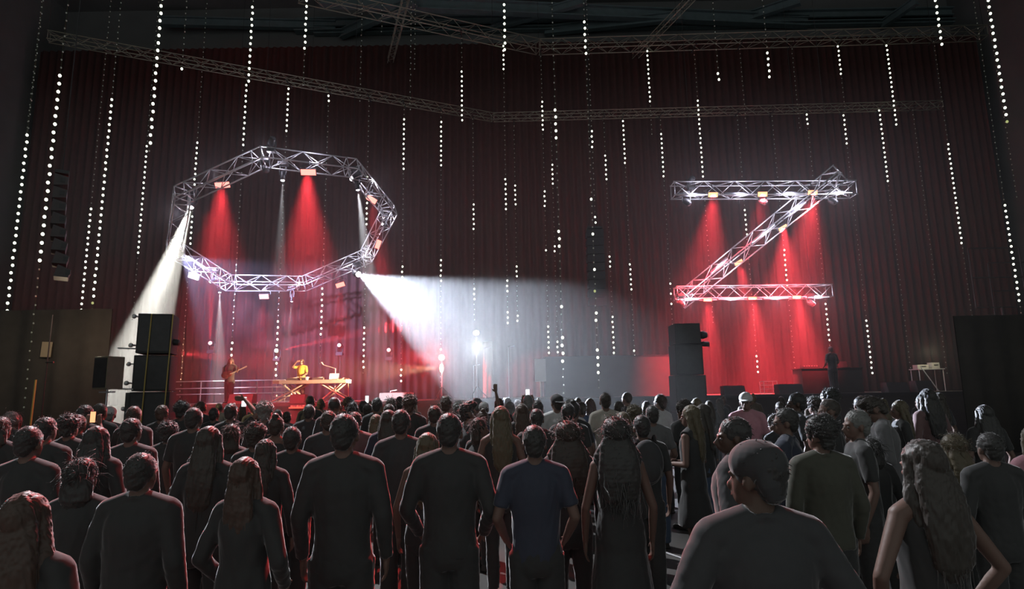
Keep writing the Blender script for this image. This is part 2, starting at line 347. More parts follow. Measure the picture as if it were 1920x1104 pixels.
# stage floor / stand lamps facing the crowd
for p, Y, lb, pw in (((394, 643), 30.2, 'round pink stage light high behind the guitarist', 0), ((518, 657), 30.2, 'round pink stage light behind the DJ, throwing a red beam sideways', 900),
                 ((636, 647), 30.2, 'round pink stage light behind the DJ, half turned away', 0), ((729, 656), 30.2, 'round pink stage light near the big white beam edge', 0)):
    d = (0, -1, 0)
    t = moving(at(p[0], p[1], Y), (.1, -1, .05), lb, facem=PINK if pw == 0 else WARM, r=.1, up=-1, name='stage_light', group='round lamps behind the stage')
    q = at(p[0], p[1], Y); MB().tube([Vector((0, .25, -.4)), Vector((0, .25, ST-q.z))], .025, 6).build('stand_pole', BLK, t)
    if pw: spot('red_side_beam', at(p[0]+4, p[1], Y-.2), (.90, .30, .225), 3.5, 80000, RED, t, .4, .04)
q0 = at(394, 640, 30); spot('red_up_beam', q0, (.0, -.1, 1), 5, 50000, RED, None, .5, .04)
# lamp stands
def lampstand(x, ylamps, Y, label, cols, zb=ST):
    P = at(x, ylamps[0], Y); t = thing('lamp_stand', (P.x, Y, zb), label, 'lamp stand', 'lamp stands on stage')
    MB().tube([(0, .12, 0), (0, .12, P.z-zb)], .03, 8).build('pole', ALU, t, smooth=True)
    mb = MB()
    for a in (0, 2.1, 4.2): mb.tube([(0, .12, .5), (.45*math.cos(a), .12+.45*math.sin(a), .02)], .015, 6)
    mb.build('tripod_legs', BLK, t)
    for y, (fm, w_, h_) in zip(ylamps, cols):
        q = at(x, y, Y); L = MB().tube([(0, 0, q.z-zb), (0, .16, q.z-zb)], [.5*w_, .42*w_], 14).build('lamp_can', BLK, t)
        MB().ball((0, -.01, q.z-zb), (w_*.5, .03, h_*.5)).build('lamp_lens', fm, L, smooth=True)
    return t
lampstand(828, (670, 690), 23.6, 'lamp stand with one red and one warm lamp at the stage edge near the DJ', ((REDL, .26, .26), (WARM, .16, .34)))
lampstand(893, (624, 650), 23.6, 'tall lamp stand with two white lamps inside the big white beam', ((WARM, .24, .2), (WHL, .15, .4)))
spot('red_lamp_beam', at(826, 670, 23.5), (-.8, -.55, -.12), 24, 4000, RED, None, .6, .05)
spot('warm_lamp_beam', at(824, 690, 23.5), (-1, .25, -.02), 11, 12000, (1, .66, .36), None, .5, .05)
spot('white_lamp_front', at(893, 650, 23.3), (.12, -1, -.12), 23, 2500, (.9, .95, 1), None, .5, .08)
spot('red_lamp_crowd', at(829, 671, 23.3), (-.1, -1, -.07), 24, 4000, (1, .05, .05), None, .6, .06)
NR = thing('roof_truss', (-10, 14.9, 13.6), 'straight unseen roof truss over the crowd, added to carry the two back lights', 'truss', 'roof trusses'); e = subempty('truss_section', NR)  # truss out of view, added to hold the crowd's rim lights
box_truss(e, (-12, 14.9, 13.6), (12, 14.9, 13.6), .4, Vector((0, 0, 1)), .024, .012, origin=NR.location, m_=RALU)
for q in (-11, 0, 11): MB().tube([Vector((q+10, 0, .2)), Vector((q+10, 0, 12.4))], .012, 5).build('hanging_cable', BLK, NR)
moving((-6.0, 14.6, 12.75), (.28, -.58, -.78), 'unseen moving head light added over the crowd to give white back light', power=10500, half=22, blend=.7, r=.12, col=(.92, .95, 1))  # lamp out of view, added for white rims on the crowd
moving((-1.0, 14.6, 12.75), (-.16, -.66, -.76), 'unseen moving head light added over the crowd to give red back light', facem=REDL, power=9000, half=20, blend=.7, r=.12, col=(1, .05, .05))  # added red counterpart, also unseen, for red rims on the crowd
for (p, Y, pw_) in (((420, 518), 25.8, 20), ((498, 538), 27.0, 30), ((562, 530), 27.4, 30), ((655, 498), 27.0, 45), ((500, 290), 20.2, 40), ((330, 400), 22.4, 45), ((400, 325), 21.0, 30), ((590, 302), 20.8, 40), ((700, 345), 23.2, 35), ((728, 410), 25.2, 30), ((690, 478), 27.0, 35)):
    point('truss_fill', at(p[0], p[1], Y), pw_, (.86, .8, 1), .08)  # added points without fixtures, brightening the octagon tubes
# led battens inside the Z
BAT = mat('white batten face', (.9, .9, 1), .3, emit=(.88, .85, 1), strength=2.2)
BATD = mat('brushed batten tube', (.6, .6, .68), .25, .6)
def batten(a, b, Ya, Yb, label, lit=True, pw=65):
    A, B = at(*a, Ya), at(*b, Yb); t = thing('led_batten', A, label, 'stage light', 'led battens in the Z truss'); d = B-A
    MB().tube([(0, 0, 0), d], .075, 12).build('tube', BATD, t, smooth=True)
    n = Vector((0, -1, -.35)).normalized()*.078
    if lit: MB().box(d/2+n, (.035, .012, d.length*.95), M=frame(d)).build('light_strip', BAT, t)
    point('batten_glow', (A+B)/2+n*2.5, pw, (.84, .8, 1), .15); return t
batten((1272, 365), (1320, 365), 21.85, 21.85, 'white led batten at the free end of the Z top bar')
batten((1358, 364), (1412, 364), 21.9, 21.9, 'led batten between the first two red lamps of the Z top bar')
batten((1452, 363), (1506, 363), 21.9, 21.9, 'led batten between the last two red lamps of the Z top bar')
batten((1548, 362), (1597, 361), 21.85, 21.85, 'white led batten at the far end of the Z top bar')
batten((1266, 561), (1310, 561), 25.2, 25.2, 'white led batten at the corner of the Z bottom bar')
batten((1345, 560), (1395, 560), 25.3, 25.3, 'led batten between the first two red lamps of the Z bottom bar')
batten((1430, 559), (1478, 558), 25.3, 25.3, 'led batten between the last two red lamps of the Z bottom bar')
batten((1508, 557), (1554, 556), 25.2, 25.2, 'white led batten at the free end of the Z bottom bar')
batten((1333, 512), (1364, 484), 24.7, 24.3, 'led batten on the lower half of the Z diagonal')
batten((1410, 455), (1452, 420), 23.5, 22.9, 'led batten in the middle of the Z diagonal')
batten((1478, 405), (1510, 378), 22.6, 22.1, 'led batten on the upper half of the Z diagonal')

# ------------------------------------------------------------------ hanging bulb strings
bulb_me = MB().ball((0, 0, 0), (.042, .042, .05), 8, 6).mesh('bulb', True)
bulb_sm = MB().ball((0, 0, 0), (.024, .024, .03), 6, 4).mesh('bulb_unlit', True)
bulb_me.materials.append(BULB); bulb_sm.materials.append(BULBD)
bulb_y = bulb_me.copy(); bulb_y.materials.clear(); bulb_y.materials.append(BULBY)
def hit_truss(x, y, T):
    d = ray(x, y); q = Vector((d[0], d[1]))
    for A, B in zip(T[:-1], T[1:]):
        e = B-A; den = q.x*e.y-q.y*e.x
        if abs(den) < 1e-9: continue
        s = (A.x*e.y-A.y*e.x)/den; u = (A.x*q.y-A.y*q.x)/den
        if s > 0 and -.08 <= u <= 1.08: return q.y*s
    return None
NS = [0]
def string(x, yref, src, ybot, lit, label, dim=(), dy=0):
    """src: 'F'/'B' hangs from that roof truss, or a depth in metres (hung from the roof); lit = [(y0, y1)...] lit runs in image rows of the line x@yref"""
    if src == 'F': Y = (hit_truss(x, yref, TF) or 26)+.05; ztop = ZF-.3
    elif src == 'B': Y = (hit_truss(x, yref, TB) or 30)-.05; ztop = ZB-.2
    else: Y = src; ztop = 22.5
    Y += dy
    P = at(x, yref, Y)
    def zrow(y):    # height of that vertical line at image row y
        lo, hi = -2., 30.
        for _ in range(40):
            m = (lo+hi)/2
            if proj((P.x, Y, m))[1] > y: lo = m
            else: hi = m
        return lo
    zb = zrow(ybot); L = [(zrow(b), zrow(a)) for a, b in lit]; D = [(zrow(b), zrow(a)) for a, b in dim]
    ztop = min(ztop, zrow(-14)) if not isinstance(src, str) else ztop
    t = thing('string_of_bulbs', (P.x, Y, zb), label, 'light string', 'hanging strings of bulbs')
    MB().tube([(0, 0, 0), (0, 0, (26.0 if not isinstance(src, str) else ztop+.35)-zb)], .007, 4).build('cable', CABLE, t)
    if isinstance(src, str):
        wq = (.9 if src == 'F' else .8); zq = (ZF-.28 if src == 'F' else ZB-.17)-zb
        MB().tube([(0, -wq/2, zq-.02), (0, wq/2, zq-.02)], .03, 6).build('hanging_clamp', BLK, t)
    z = zb+.02; n = 0; top = ztop
    while z < top:
        on = any(a-.06 <= z <= b+.06 for a, b in L); dm = any(a-.06 <= z <= b+.06 for a, b in D)
        me = bulb_me if on else (bulb_y if dm else bulb_sm)
        o = bpy.data.objects.new('bulb', me); COL.objects.link(o); o.parent = t; o.location = (.012*math.sin(z*37+x), 0, z-zb); z += .25; n += 1
        if n > 98: break
    NS[0] += n
string(38, 368, 19.5, 776, [(254, 600)], 'string of bulbs at the outer edge of the side drape, lit from mid height down', dim=[(600, 776)])
string(92, 330, 16.5, 765, [(140, 492)], 'string of large bulbs passing in front of the tilted line array', dim=[(492, 500)])
string(185, 450, 21.5, 756, [(189, 560)], 'long lit string of bulbs ending by the small speaker on a pole', dim=[(560, 750)])
string(160, 500, 24.5, 582, [(384, 582)], 'string lit only in its lowest part, ending above the pinned paper sheet')
string(292, 140, 17.3, 284, [(-10, 278)], 'short bright string of large bulbs ending over the octagon corner')
string(265, 400, 26.5, 600, [(268, 478)], 'string of small bulbs running down to the top of the tall speaker tower')
string(346, 60, 21, 130, [(126, 131)], 'mostly dark string with one lit bulb at its tip above the octagon')
string(362, 380, 26.5, 745, [(268, 352), (400, 458)], 'string of bulbs passing behind the octagon corner near the warm beam')
string(470, 80, 21, 153, [(5, 153)], 'short fully lit string ending at the lower roof truss above the octagon')
string(459, 215, 'B', 690, [(153, 275), (635, 690)], 'long string dropping through the octagon toward the guitarist')
string(573, 50, 21.5, 160, [(-5, 99)], 'short string lit at its top, ending above the octagon beside the DJ side')
string(539, 205, 'B', 716, [(163, 247), (595, 702)], 'long string dropping through the octagon beside the DJ head')
string(616, 190, 'B', 682, [(176, 188), (538, 632)], 'long string through the octagon, two lit bulbs at the lower roof truss')
string(677, 100, 24, 190, [], 'dark unlit string between the octagon and the lower roof truss')
string(689, 330, 'B', 700, [(328, 333), (372, 427), (612, 692)], 'long string brushing the octagon side, over the DJ table end')
string(716, 30, 24, 60, [], 'very short dark unlit string by the steep thin roof truss')
string(770, 110, 23, 206, [], 'dark unlit string ending at the lower roof truss above the octagon side')
string(757, 270, 'B', 715, [(224, 316), (498, 527), (690, 714)], 'long string just outside the octagon toward the big white beam')
string(866, 175, 'F', 226, [(129, 226)], 'short string from the upper truss, lit in its lower half')
string(827, 265, 'B', 727, [(223, 310), (482, 532), (648, 662)], 'long string meeting the red and warm lamp stand')
string(888, 405, 'B', 600, [(384, 433), (540, 562)], 'long string above the tall white lamp stand')
string(946, 50, 20, 94, [(5, 94)], 'short fully lit string of large bulbs crossing the upper roof truss')
string(944, 105, 'F', 606, [(78, 134), (335, 397), (527, 549), (580, 606)], 'long string from the upper truss into the top of the big white beam')
string(966, 365, 'B', 602, [(344, 386), (497, 521), (592, 602)], 'thin string beside the long one that enters the white beam')
string(1097, 70, 20.5, 728, [(38, 101), (372, 376), (438, 446), (508, 511), (586, 600), (657, 702)], 'long string running down in front of the hanging speaker array', dim=[(540, 544)])
string(1017, 215, 'F', 672, [(190, 245), (355, 386), (463, 476), (605, 670)], 'long string hanging from the bend of the upper roof truss')
string(1042, 235, 19.5, 738, [(200, 268), (425, 462), (565, 580), (636, 676)], 'long string of large bulbs beside the bend of the upper roof truss')
string(1036, 330, 'B', 700, [(308, 349), (455, 472), (640, 660)], 'thin string hidden among the strings near the bend of the roof trusses')
string(1110, 260, 26, 470, [(243, 280), (402, 420)], 'string ending just at the top of the hanging speaker array')
string(1136, 315, 'B', 672, [(293, 341), (475, 506), (590, 668)], 'long string just beside the hanging speaker array toward the Z truss')
string(1170, 265, 'B', 668, [(225, 310), (490, 541), (655, 666)], 'long string midway between the speaker array and the Z truss')
string(1216, 140, 'F', 252, [(93, 188)], 'short string from the upper truss over the long drop beside the Z truss')
string(1242, 290, 'B', 736, [(248, 334), (533, 537), (545, 550), (567, 573)], 'long string grazing the free ends of the Z truss')
string(1313, 258, 'F', 605, [(183, 336)], 'long string crossing the lower roof truss and the Z top bar')
string(1347, 143, 22, 150, [(136, 150)], 'short string with only two lit bulbs at its tip')
string(1441, 122, 22, 145, [(100, 145)], 'short string with five lit bulbs at its tip')
string(1398, 412, 'B', 698, [(388, 440), (668, 698)], 'long string passing behind the top bar and diagonal of the Z truss')
string(1393, 165, 'F', 240, [], 'dark unlit string above the top bar of the Z truss, nearer its middle')
string(1492, 165, 'F', 240, [], 'dark unlit string above the Z truss, nearer the diagonal end')
string(1473, 500, 'B', 700, [(467, 533)], 'string lit only below the tilted red lamp on the Z diagonal')
string(1574, 112, 'F', 200, [(83, 142)], 'short string lit to its middle above the far end of the Z truss')
string(1584, 235, 'B', 700, [(203, 268), (600, 698)], 'long string passing just beyond the far end of the Z truss')
string(1513, 220, 'B', 648, [(207, 237), (565, 642)], 'string lit above the head of the person at the black DJ booth')
string(1671, 155, 'F', 234, [(80, 234)], 'fully lit string from the upper truss beyond the Z truss')
string(1657, 275, 'B', 690, [(208, 344)], 'long string from the end of the lower roof truss')
string(1760, 42, 20.5, 84, [(-5, 84)], 'short string of large bulbs ending on the upper roof truss')
string(1790, 360, 'F', 592, [(267, 458)], 'long string ending above the black masking drape, lit in the middle')
string(1870, 110, 19.5, 229, [(-5, 222)], 'bright string of large bulbs at the edge of the hall by the balcony', dim=[(222, 230)])
string(1897, 470, 24.5, 622, [(378, 566)], 'string hanging over the black masking drape by the balcony frames')
string(1737, 405, 'B', 700, [], 'faint unlit string ending at the cluttered side table')
string(58, 180, 24, 250, [], 'faint unlit string high above the side drape wall')
string(778, 60, 26, 130, [], 'faint short unlit string above the lower roof truss')
string(1880, 200, 26, 370, [], 'faint unlit string near the balcony frames')

# ------------------------------------------------------------------ speakers and rigging
def line_array(x, y0, y1, Y, n, w, dpt, label, m, holes=True, curve=0, yaw=0, bottom=None):
    A, B = at(x, y0, Y), at(x, y1, Y); h = (A.z-B.z)/n
    t = thing('line_array', (A.x, Y, A.z), label, 'loudspeaker'); t.rotation_euler = (0, 0, yaw)
    off = 0; tilt = 0
    for i in range(n):
        z = -h*(i+.5); tilt = curve*i/n; M = Matrix.Rotation(tilt, 3, 'X')
        V = [(-w/2, -dpt/2, h*.46), (w/2, -dpt/2, h*.46), (w/2, -dpt/2, -h*.46), (-w/2, -dpt/2, -h*.46), (-w/2, dpt/2, h*.3), (w/2, dpt/2, h*.3), (w/2, dpt/2, -h*.3), (-w/2, dpt/2, -h*.3)]
        V = [M @ Vector(v)+Vector((0, off, z)) for v in V]; off -= math.sin(tilt)*h
        c = MB().add(V, [(0, 3, 2, 1), (4, 5, 6, 7), (0, 1, 5, 4), (1, 2, 6, 5), (2, 3, 7, 6), (3, 0, 4, 7)]).build('cabinet', m, t)
        if holes:
            for sx in (-1, 1): MB().box(Vector((sx*(w/2+.002), off+.03, z)), (.012, dpt*.35, h*.36)).build('side_handle', BLK, c)
    mb = MB(); mb.box((0, 0, .06), (w*.9, dpt, .08))
    mb.tube([(0, 0, .1), (0, 0, 26-A.z)], .012, 6); mb.tube([(w*.35, 0, .1), (0, 0, 1.2)], .01, 5); mb.tube([(-w*.35, 0, .1), (0, 0, 1.2)], .01, 5)
    mb.build('rigging', BLK, t); return t
LG = mat('scuffed grey cabinet side', (.09, .08, .08), .6, noise=.2)
la = line_array(116, 332, 524, 14, 8, .60, .27, 'grey line array of eight wedge cabinets tilting over the side drape', LG, yaw=math.radians(-54), curve=-.25)
MB().box((0, 0, .0), (.2, .25, .06)).build('red_tag', REDL if False else mat('red tag', (.7, .05, .04), .5), la)
line_array(1114, 432, 575, 24.5, 9, .68, .6, 'black line array hanging between the white beam and the Z truss', BLKCAB, holes=False)
def speaker(parent, c, size, m=BLKCAB, name='cabinet', cones=0, grille=True):
    o = MB().box(c, size).build(name, m, parent)
    bv = o.modifiers.new('b', 'BEVEL'); bv.width = .012; bv.segments = 2
    if grille: MB().box((c[0], c[1]-size[1]/2-.008, c[2]), (size[0]*.9, .012, size[2]*.9)).build('grille', BLK, o)
    return o
def hazecol(): return None
# tall tower near the drape
P = at(286, 770, 15); P.z = 0; zt_ = at(286, 591, 15).z
tw = thing('speaker_tower', (P.x, 15, 0), 'tall black speaker tower of stacked cabinets with yellow straps beside the small pole speaker', 'loudspeaker', rz=math.radians(18))
cabs = [(0, 1.05, .84), (1.05, 1.05, .84), (2.1, zt_-2.1-1.0, .78), (zt_-.97, .97, .74)]
for i, (z0, hh, ww) in enumerate(cabs):
    c = speaker(tw, (0, 0, z0+hh/2-.005), (ww, .8, hh-.02))
    if i < 2: MB().box((-.47, -.1, z0+hh/2), (.08, .5, hh*.95)).build('side_rack', BLK, c)
YST = mat('worn yellow strap', (.55, .42, .12), .6)
for sx in (-.08, .38): MB().tube([(sx, -.43, zt_-.02), (sx-.03, -.44, 2.4), (sx-.06, -.46, 0.02)], .014, 5).build('strap', YST, tw)
mb = MB()
for z in (1.2, 1.7, 2.3, 2.75, 3.2, 3.9):
    mb.ball((-.5-.12*(4-z)/4, -.2, z), .055); mb.tube([(-.38, -.1, z), (-.52, -.2, z)], .02, 5)
for z in (1.1, 2.15, 3.1): mb.tube([(-.35, -.42, z), (-.75, -.35, z+.02)], .02, 6)
mb.build('clamps', ALU, tw)
# lamp on the tower
P = at(323, 641, 15); fx = thing('stage_light', P, 'black profile stage light clamped to the tall speaker tower', 'stage light')
MB().tube([(-.22, 0, 0), (0, 0, 0), (.16, 0, -.02)], [.07, .085, .075], 12).build('barrel', BLK, fx, smooth=True); MB().tube([(-.18, 0, .0), (-.2, 0, .3), (-.05, 0, .3), (-.02, 0, 0)], .014, 6).build('yoke', ALU, fx)
fx2 = thing('lamp_stand', (at(322, 700, 16.1).x, 16.1, 0), 'thin yellow lit stand with a red beam lamp beside the tall speaker tower', 'lamp stand')
zz = at(322, 661, 16.1).z; MB().tube([(0, 0, 0), (0, 0, zz+.25)], .02, 6).build('pole', YST, fx2); MB().tube([(-.1, .06, zz), (.06, -.02, zz)], [.06, .07], 12).build('lamp_can', BLK, fx2)
spot('red_tower_beam', at(331, 661, 16.1), (.55, .83, -.06), 7, 24000, RED, None, .5, .04)
spot('red_tower_beam_upper', at(331, 660, 16.1), (.82, .5, .13), 3.5, 12000, RED, None, .6, .04)
spot('tower_fill', at(205, 640, 12.6), (.75, .6, -.25), 40, 300, (1, .75, .35), None, .6, .1)  # fill with no fixture, added to brighten the speaker tower
# small pole speaker
P = at(204, 699, 13); sp = thing('pole_speaker', (P.x, 13, 0), 'small grey brown loudspeaker on a pole stand in front of the side drape', 'loudspeaker', rz=math.radians(-20))
BR = mat('brown grey cabinet', (.2, .17, .12), .6, noise=.2)
c = speaker(sp, (0, 0, P.z), (.40, .38, .68), BR); MB().tube([(0, 0, 0), (0, 0, P.z-.34)], .02, 8).build('pole', ALU, sp)
mb = MB()
for a in (0, 2.1, 4.2): mb.tube([(0, 0, .6), (.5*math.cos(a), .5*math.sin(a), .02)], .015, 6)
mb.build('tripod_legs', BLK, sp); MB().box((0, 0, P.z-.4), (.36, .1, .03)).build('yoke_bracket', ALU, sp)
spot('pole_speaker_fill', at(230, 600, 13.2), (-.35, -.1, -1), 22, 500, (1, 1, .95), None, .5, .08)  # added fill from above the pole speaker, no lamp stands there
P = at(1013, 694, 24.2); sp = thing('pole_speaker', (P.x, 24.2, ST), 'small grey loudspeaker on a stand at the end of the draped riser', 'loudspeaker')
speaker(sp, (0, 0, P.z-ST), (.42, .4, .88), mat('light grey cabinet', (.4, .4, .38), .6), grille=False); MB().tube([(0, 0, 0), (0, 0, P.z-ST-.4)], .025, 8).build('pole', ALU, sp)
MB().box((0, 0, .02), (.4, .4, .03)).build('base_plate', BLK, sp)
# second tower
P = at(1290, 740, 20.5); zt2 = at(1290, 608, 20.5).z; tw = thing('speaker_tower', (P.x, 20.5, 0), 'grey black speaker tower with lamps on its side, below the corner of the Z truss', 'loudspeaker')
for z0, z1, ww in ((0, 1.2, 1.0), (1.2, 2.4, 1.0), (2.4, 3.4, .9), (3.4, zt2, .84)): speaker(tw, (0, 0, (z0+z1)/2), (ww, .85, z1-z0-.02))
for p, lb in (((1318, 628), 'round black stage light on the side of the second speaker tower, the higher one'), ((1318, 645), 'long black stage light on the side of the second speaker tower, the lower one')):
    q = at(p[0], p[1], 20.3); fx = thing('stage_light', q, lb, 'stage light'); MB().tube([(-.1, 0, 0), (.0, 0, 0), (.12 if p[1] < 640 else .2, 0, 0)], [.12, .14, .1] if p[1] < 640 else [.07, .09, .08], 12).build('barrel', BLK, fx, smooth=True)
    MB().tube([(-.05, .1, .14), (-.16, .1, 0), (-.05, .1, -.14)], .015, 6).build('yoke', ALU, fx)
# thin standing poles and pale drapes inside the white beam
WP = mat('pale pole', (.6, .58, .52), .5)
q = at(915, 700, 26); pl = thing('pale_column', (q.x, 26, ST), 'pale fabric covered column standing behind the tall white lamp stand', 'column'); hh = at(915, 640, 26).z-ST
MB().tube([(0, 0, 0), (0, 0, hh)], [.22, .2], 14).build('sleeve', WP, pl, smooth=True); MB().box((0, 0, .03), (.6, .6, .05)).build('base_plate', BLK, pl)
for x, y, Y, lb in ((888, 685, 23.9, 'slim black microphone stand close to the tall white lamp stand'), (909, 652, 24.6, 'slim metal stand between the white lamp stand and the pale column'), (953, 650, 25, 'slim metal stand on the far side of the pale column'), (732, 733, 23.6, 'short microphone stand at the stage edge under the octagon end')):
    q = at(x, y, Y); t = thing('microphone_stand', (q.x, Y, ST), lb, 'stand', 'slim stands on stage'); MB().tube([(0, 0, 0), (0, 0, q.z-ST)], .016, 6).build('pole', ALU, t); MB().tube([(0, 0, 0), (0, 0, .03)], [.16, .14], 12).build('base', BLK, t)
    MB().tube([(0, 0, q.z-ST), (.25, 0, q.z-ST+.03)], .012, 6).build('boom', ALU, t)
# paper sheet pinned on the drape
q = at(87, 655, 16.94); PAP = mat('tan paper sheet', (.75, .55, .35), .8)
pp = tag(MB().box((0, 0, 0), (.29, .012, .42)).build('paper_sheet', PAP, loc=q, rot=(0, .04, 0)), 'tan paper sheet pinned on the side drape wall', 'paper sheet')
st = thing('microphone_stand', (at(85, 700, 15.8).x, 15.8, 0), 'tall dark stand crossing in front of the pinned paper sheet', 'stand', 'slim stands on stage')
zq = at(92, 590, 15.8).z; MB().tube([(0, 0, 0), (.03, 0, zq)], .016, 6).build('pole', BLK, st); MB().tube([(0, -.02, 2.9), (.2, -.02, 2.9)], .02, 6).build('clamp', BLK, st); MB().tube([(0, 0, 0), (0, 0, .03)], [.2, .18], 12).build('base', BLK, st)
point('side_drape_fill', at(120, 600, 15.2), 30, (1, .8, .55), .1)  # fixtureless fill added to lift the side drape
q = at(62, 740, 15.5); st = thing('lamp_stand', (q.x, 15.5, 0), 'short yellowish stand in front of the side drape, below the large bulbs', 'lamp stand', 'slim stands on stage'); MB().tube([(0, 0, 0), (.03, 0, at(62, 712, 15.5).z)], .025, 6).build('pole', YST, st)
MB().tube([(0, 0, 0), (0, 0, .03)], [.2, .18], 12).build('base', BLK, st)
# balcony frames at the edge
for i, (x, y) in enumerate(((1870, 520), (1905, 545))):
    q = at(x, y, 26+1.2*i); t = thing('scaffold_frame', q, ('square metal frame of the balcony, beside the last string of bulbs', 'lower metal frame of the balcony over the black masking drape')[i], 'frame', 'balcony frames')
    mb = MB(); w_, h_ = 1.1, 1.3
    for a, b in (((-w_, 0, -h_), (-w_, 0, h_)), ((w_, 0, -h_), (w_, 0, h_)), ((-w_, 0, h_), (w_, 0, h_)), ((-w_, 0, 0), (w_, 0, 0)), ((-w_, 0, -h_), (w_, 0, -h_))): mb.tube([a, b], .03, 6)
    mb.build('frame', BLK, t); MB().tube([(0, 0, -h_), (0, .0, -q.z+.0)], .05, 8).build('post', BLK, t)

# ------------------------------------------------------------------ stage furniture
# DJ table
Lq, Rq = at(525, 716, 24.2), at(650, 716, 24.2)
dj = thing('dj_table', (Lq.x, 24.2, ST), 'long pale folding table on crossed legs carrying DJ gear, under the octagon', 'table'); TW = Rq.x-Lq.x; TH = at(590, 712, 24.2).z-ST
MB().box((TW/2, .3, TH-.07), (TW, .8, .14)).build('tabletop', WOOD, dj)
MB().box((-.13, .3, TH-.06), (.28, .7, .13)).build('side_shelf', mat('pale shelf', (.75, .6, .4), .5), dj)
for x0, x1 in ((.1, .95), (.95, .1), (TW-1.05, TW-.2), (TW-.2, TW-1.05)):
    for yy in (0, .6): MB().tube([(x0 if x0 < x1 else x0, yy, TH-.14), (x1-.45 if x0 > x1 and x1 < TW/2 else (x1+.35 if x1 > TW/2 and x0 < x1 else x1), yy, 0)], .035, 6).build('leg', WOOD, dj)
zt0 = ST+TH
GEAR = mat('black DJ gear', (.08, .08, .08), .4, noise=.3); GRY = mat('grey gear', (.4, .38, .36), .4)
def small(name, x, label, cat, w, d_, h, m, yoff=.3):
    q = at(x, 712, 24.2); t = thing(name, (q.x, 24.2+yoff, zt0), label, cat); MB().box((0, 0, h/2), (w, d_, h)).build('case', m, t); return t
t = small('turntable', 545, 'black turntable on the DJ table next to the guitarist', 'turntable', .42, .36, .09, GEAR); MB().tube([(0, 0, .09), (0, 0, .105)], .15, 18).build('platter', GRY, t); MB().tube([(.16, .1, .13), (.12, -.08, .12)], .008, 5).build('tonearm', ALU, t)
t = small('mixer', 570, 'black DJ mixer with knobs in front of the DJ', 'mixer', .3, .34, .1, GEAR)
for a in range(4):
    for b in range(3): MB().tube([(-.1+.066*a, -.1+.08*b, .1), (-.1+.066*a, -.1+.08*b, .125)], .014, 8).build('knob', GRY, t)
t = small('turntable', 594, 'black turntable on the DJ table next to the laptop', 'turntable', .42, .36, .09, GEAR); MB().tube([(0, 0, .09), (0, 0, .105)], .15, 18).build('platter', GRY, t); MB().tube([(.16, .1, .13), (.12, -.08, .12)], .008, 5).build('tonearm', ALU, t)
q = at(577, 710, 24.2); t = thing('drinking_cup', (q.x, 24.1, zt0+.0), 'small white lit cup at the front of the DJ table', 'cup'); MB().tube([(0, 0, 0), (0, 0, .12)], [.05, .06], 12).build('cup_body', mat('self-glowing white cup', (.95, .9, .8), .4, emit=(1, .8, .6), strength=.6), t)  # cup emits, lamp light on it is put into the material
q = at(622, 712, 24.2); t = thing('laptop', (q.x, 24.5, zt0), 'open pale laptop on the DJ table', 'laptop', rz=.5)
LAP = mat('self-glowing laptop shell', (.85, .88, .75), .4, emit=(.8, .85, .7), strength=.35); MB().box((0, 0, .012), (.34, .24, .02)).build('keyboard_base', LAP, t); MB().box((.0, .0, .13), (.36, .014, .25), M=Matrix.Rotation(.45, 3, 'X')).build('screen_lid', LAP, t)  # faint emission over the whole shell makes it look lit
q = at(613, 712, 24.0); t = thing('microphone_stand', (q.x, 25.1, ST), 'boom microphone stand behind the DJ table beside the laptop', 'stand', 'slim stands on stage'); zq = at(613, 691, 25.1).z-ST
MB().tube([(0, 0, 0), (0, 0, zq)], .018, 6).build('pole', ALU, t); MB().tube([(0, 0, zq), (-.5, 0, zq+.16)], .014, 6).build('boom', ALU, t); MB().tube([(-.5, 0, zq+.16), (-.58, 0, zq+.26)], [.018, .035], 8).build('microphone', GRY, t); MB().tube([(0, 0, 0), (0, 0, .03)], [.18, .15], 12).build('base', BLK, t)
mb = MB(); q = at(645, 712, 24.2); t = thing('coiled_cable', (q.x-.1, 24.35, zt0), 'tangle of cable at the end of the DJ table, hanging to the floor', 'cable')
mb.tube([(.25*math.sin(i*.7)*.6-.1, .15*math.cos(i*.9), .03+.03*math.sin(i)) for i in range(22)]+[(.28, -.1, .02), (.3, -.25, -.1), (.33, -.28, -TH+.02)], .012, 5); mb.build('cable_loop', mat('tan cable', (.5, .35, .25), .5), t)
# stage rails behind the guitarist
q0, q1 = at(325, 715, 26), at(535, 715, 26); rl = thing('stage_railing', (q0.x, 26, ST), 'low three bar metal stage railing behind the guitarist', 'railing'); Lr = q1.x-q0.x
for y in (714, 727, 738): z = at(430, y, 26).z-ST; MB().tube([(0, 0, max(z, .1)), (Lr, 0, max(z, .1))], .022, 6).build('rail', ALU, rl)
for i in range(5): MB().tube([(Lr*i/4, 0, 0), (Lr*i/4, 0, at(430, 714, 26).z-ST)], .022, 6).build('post', ALU, rl)
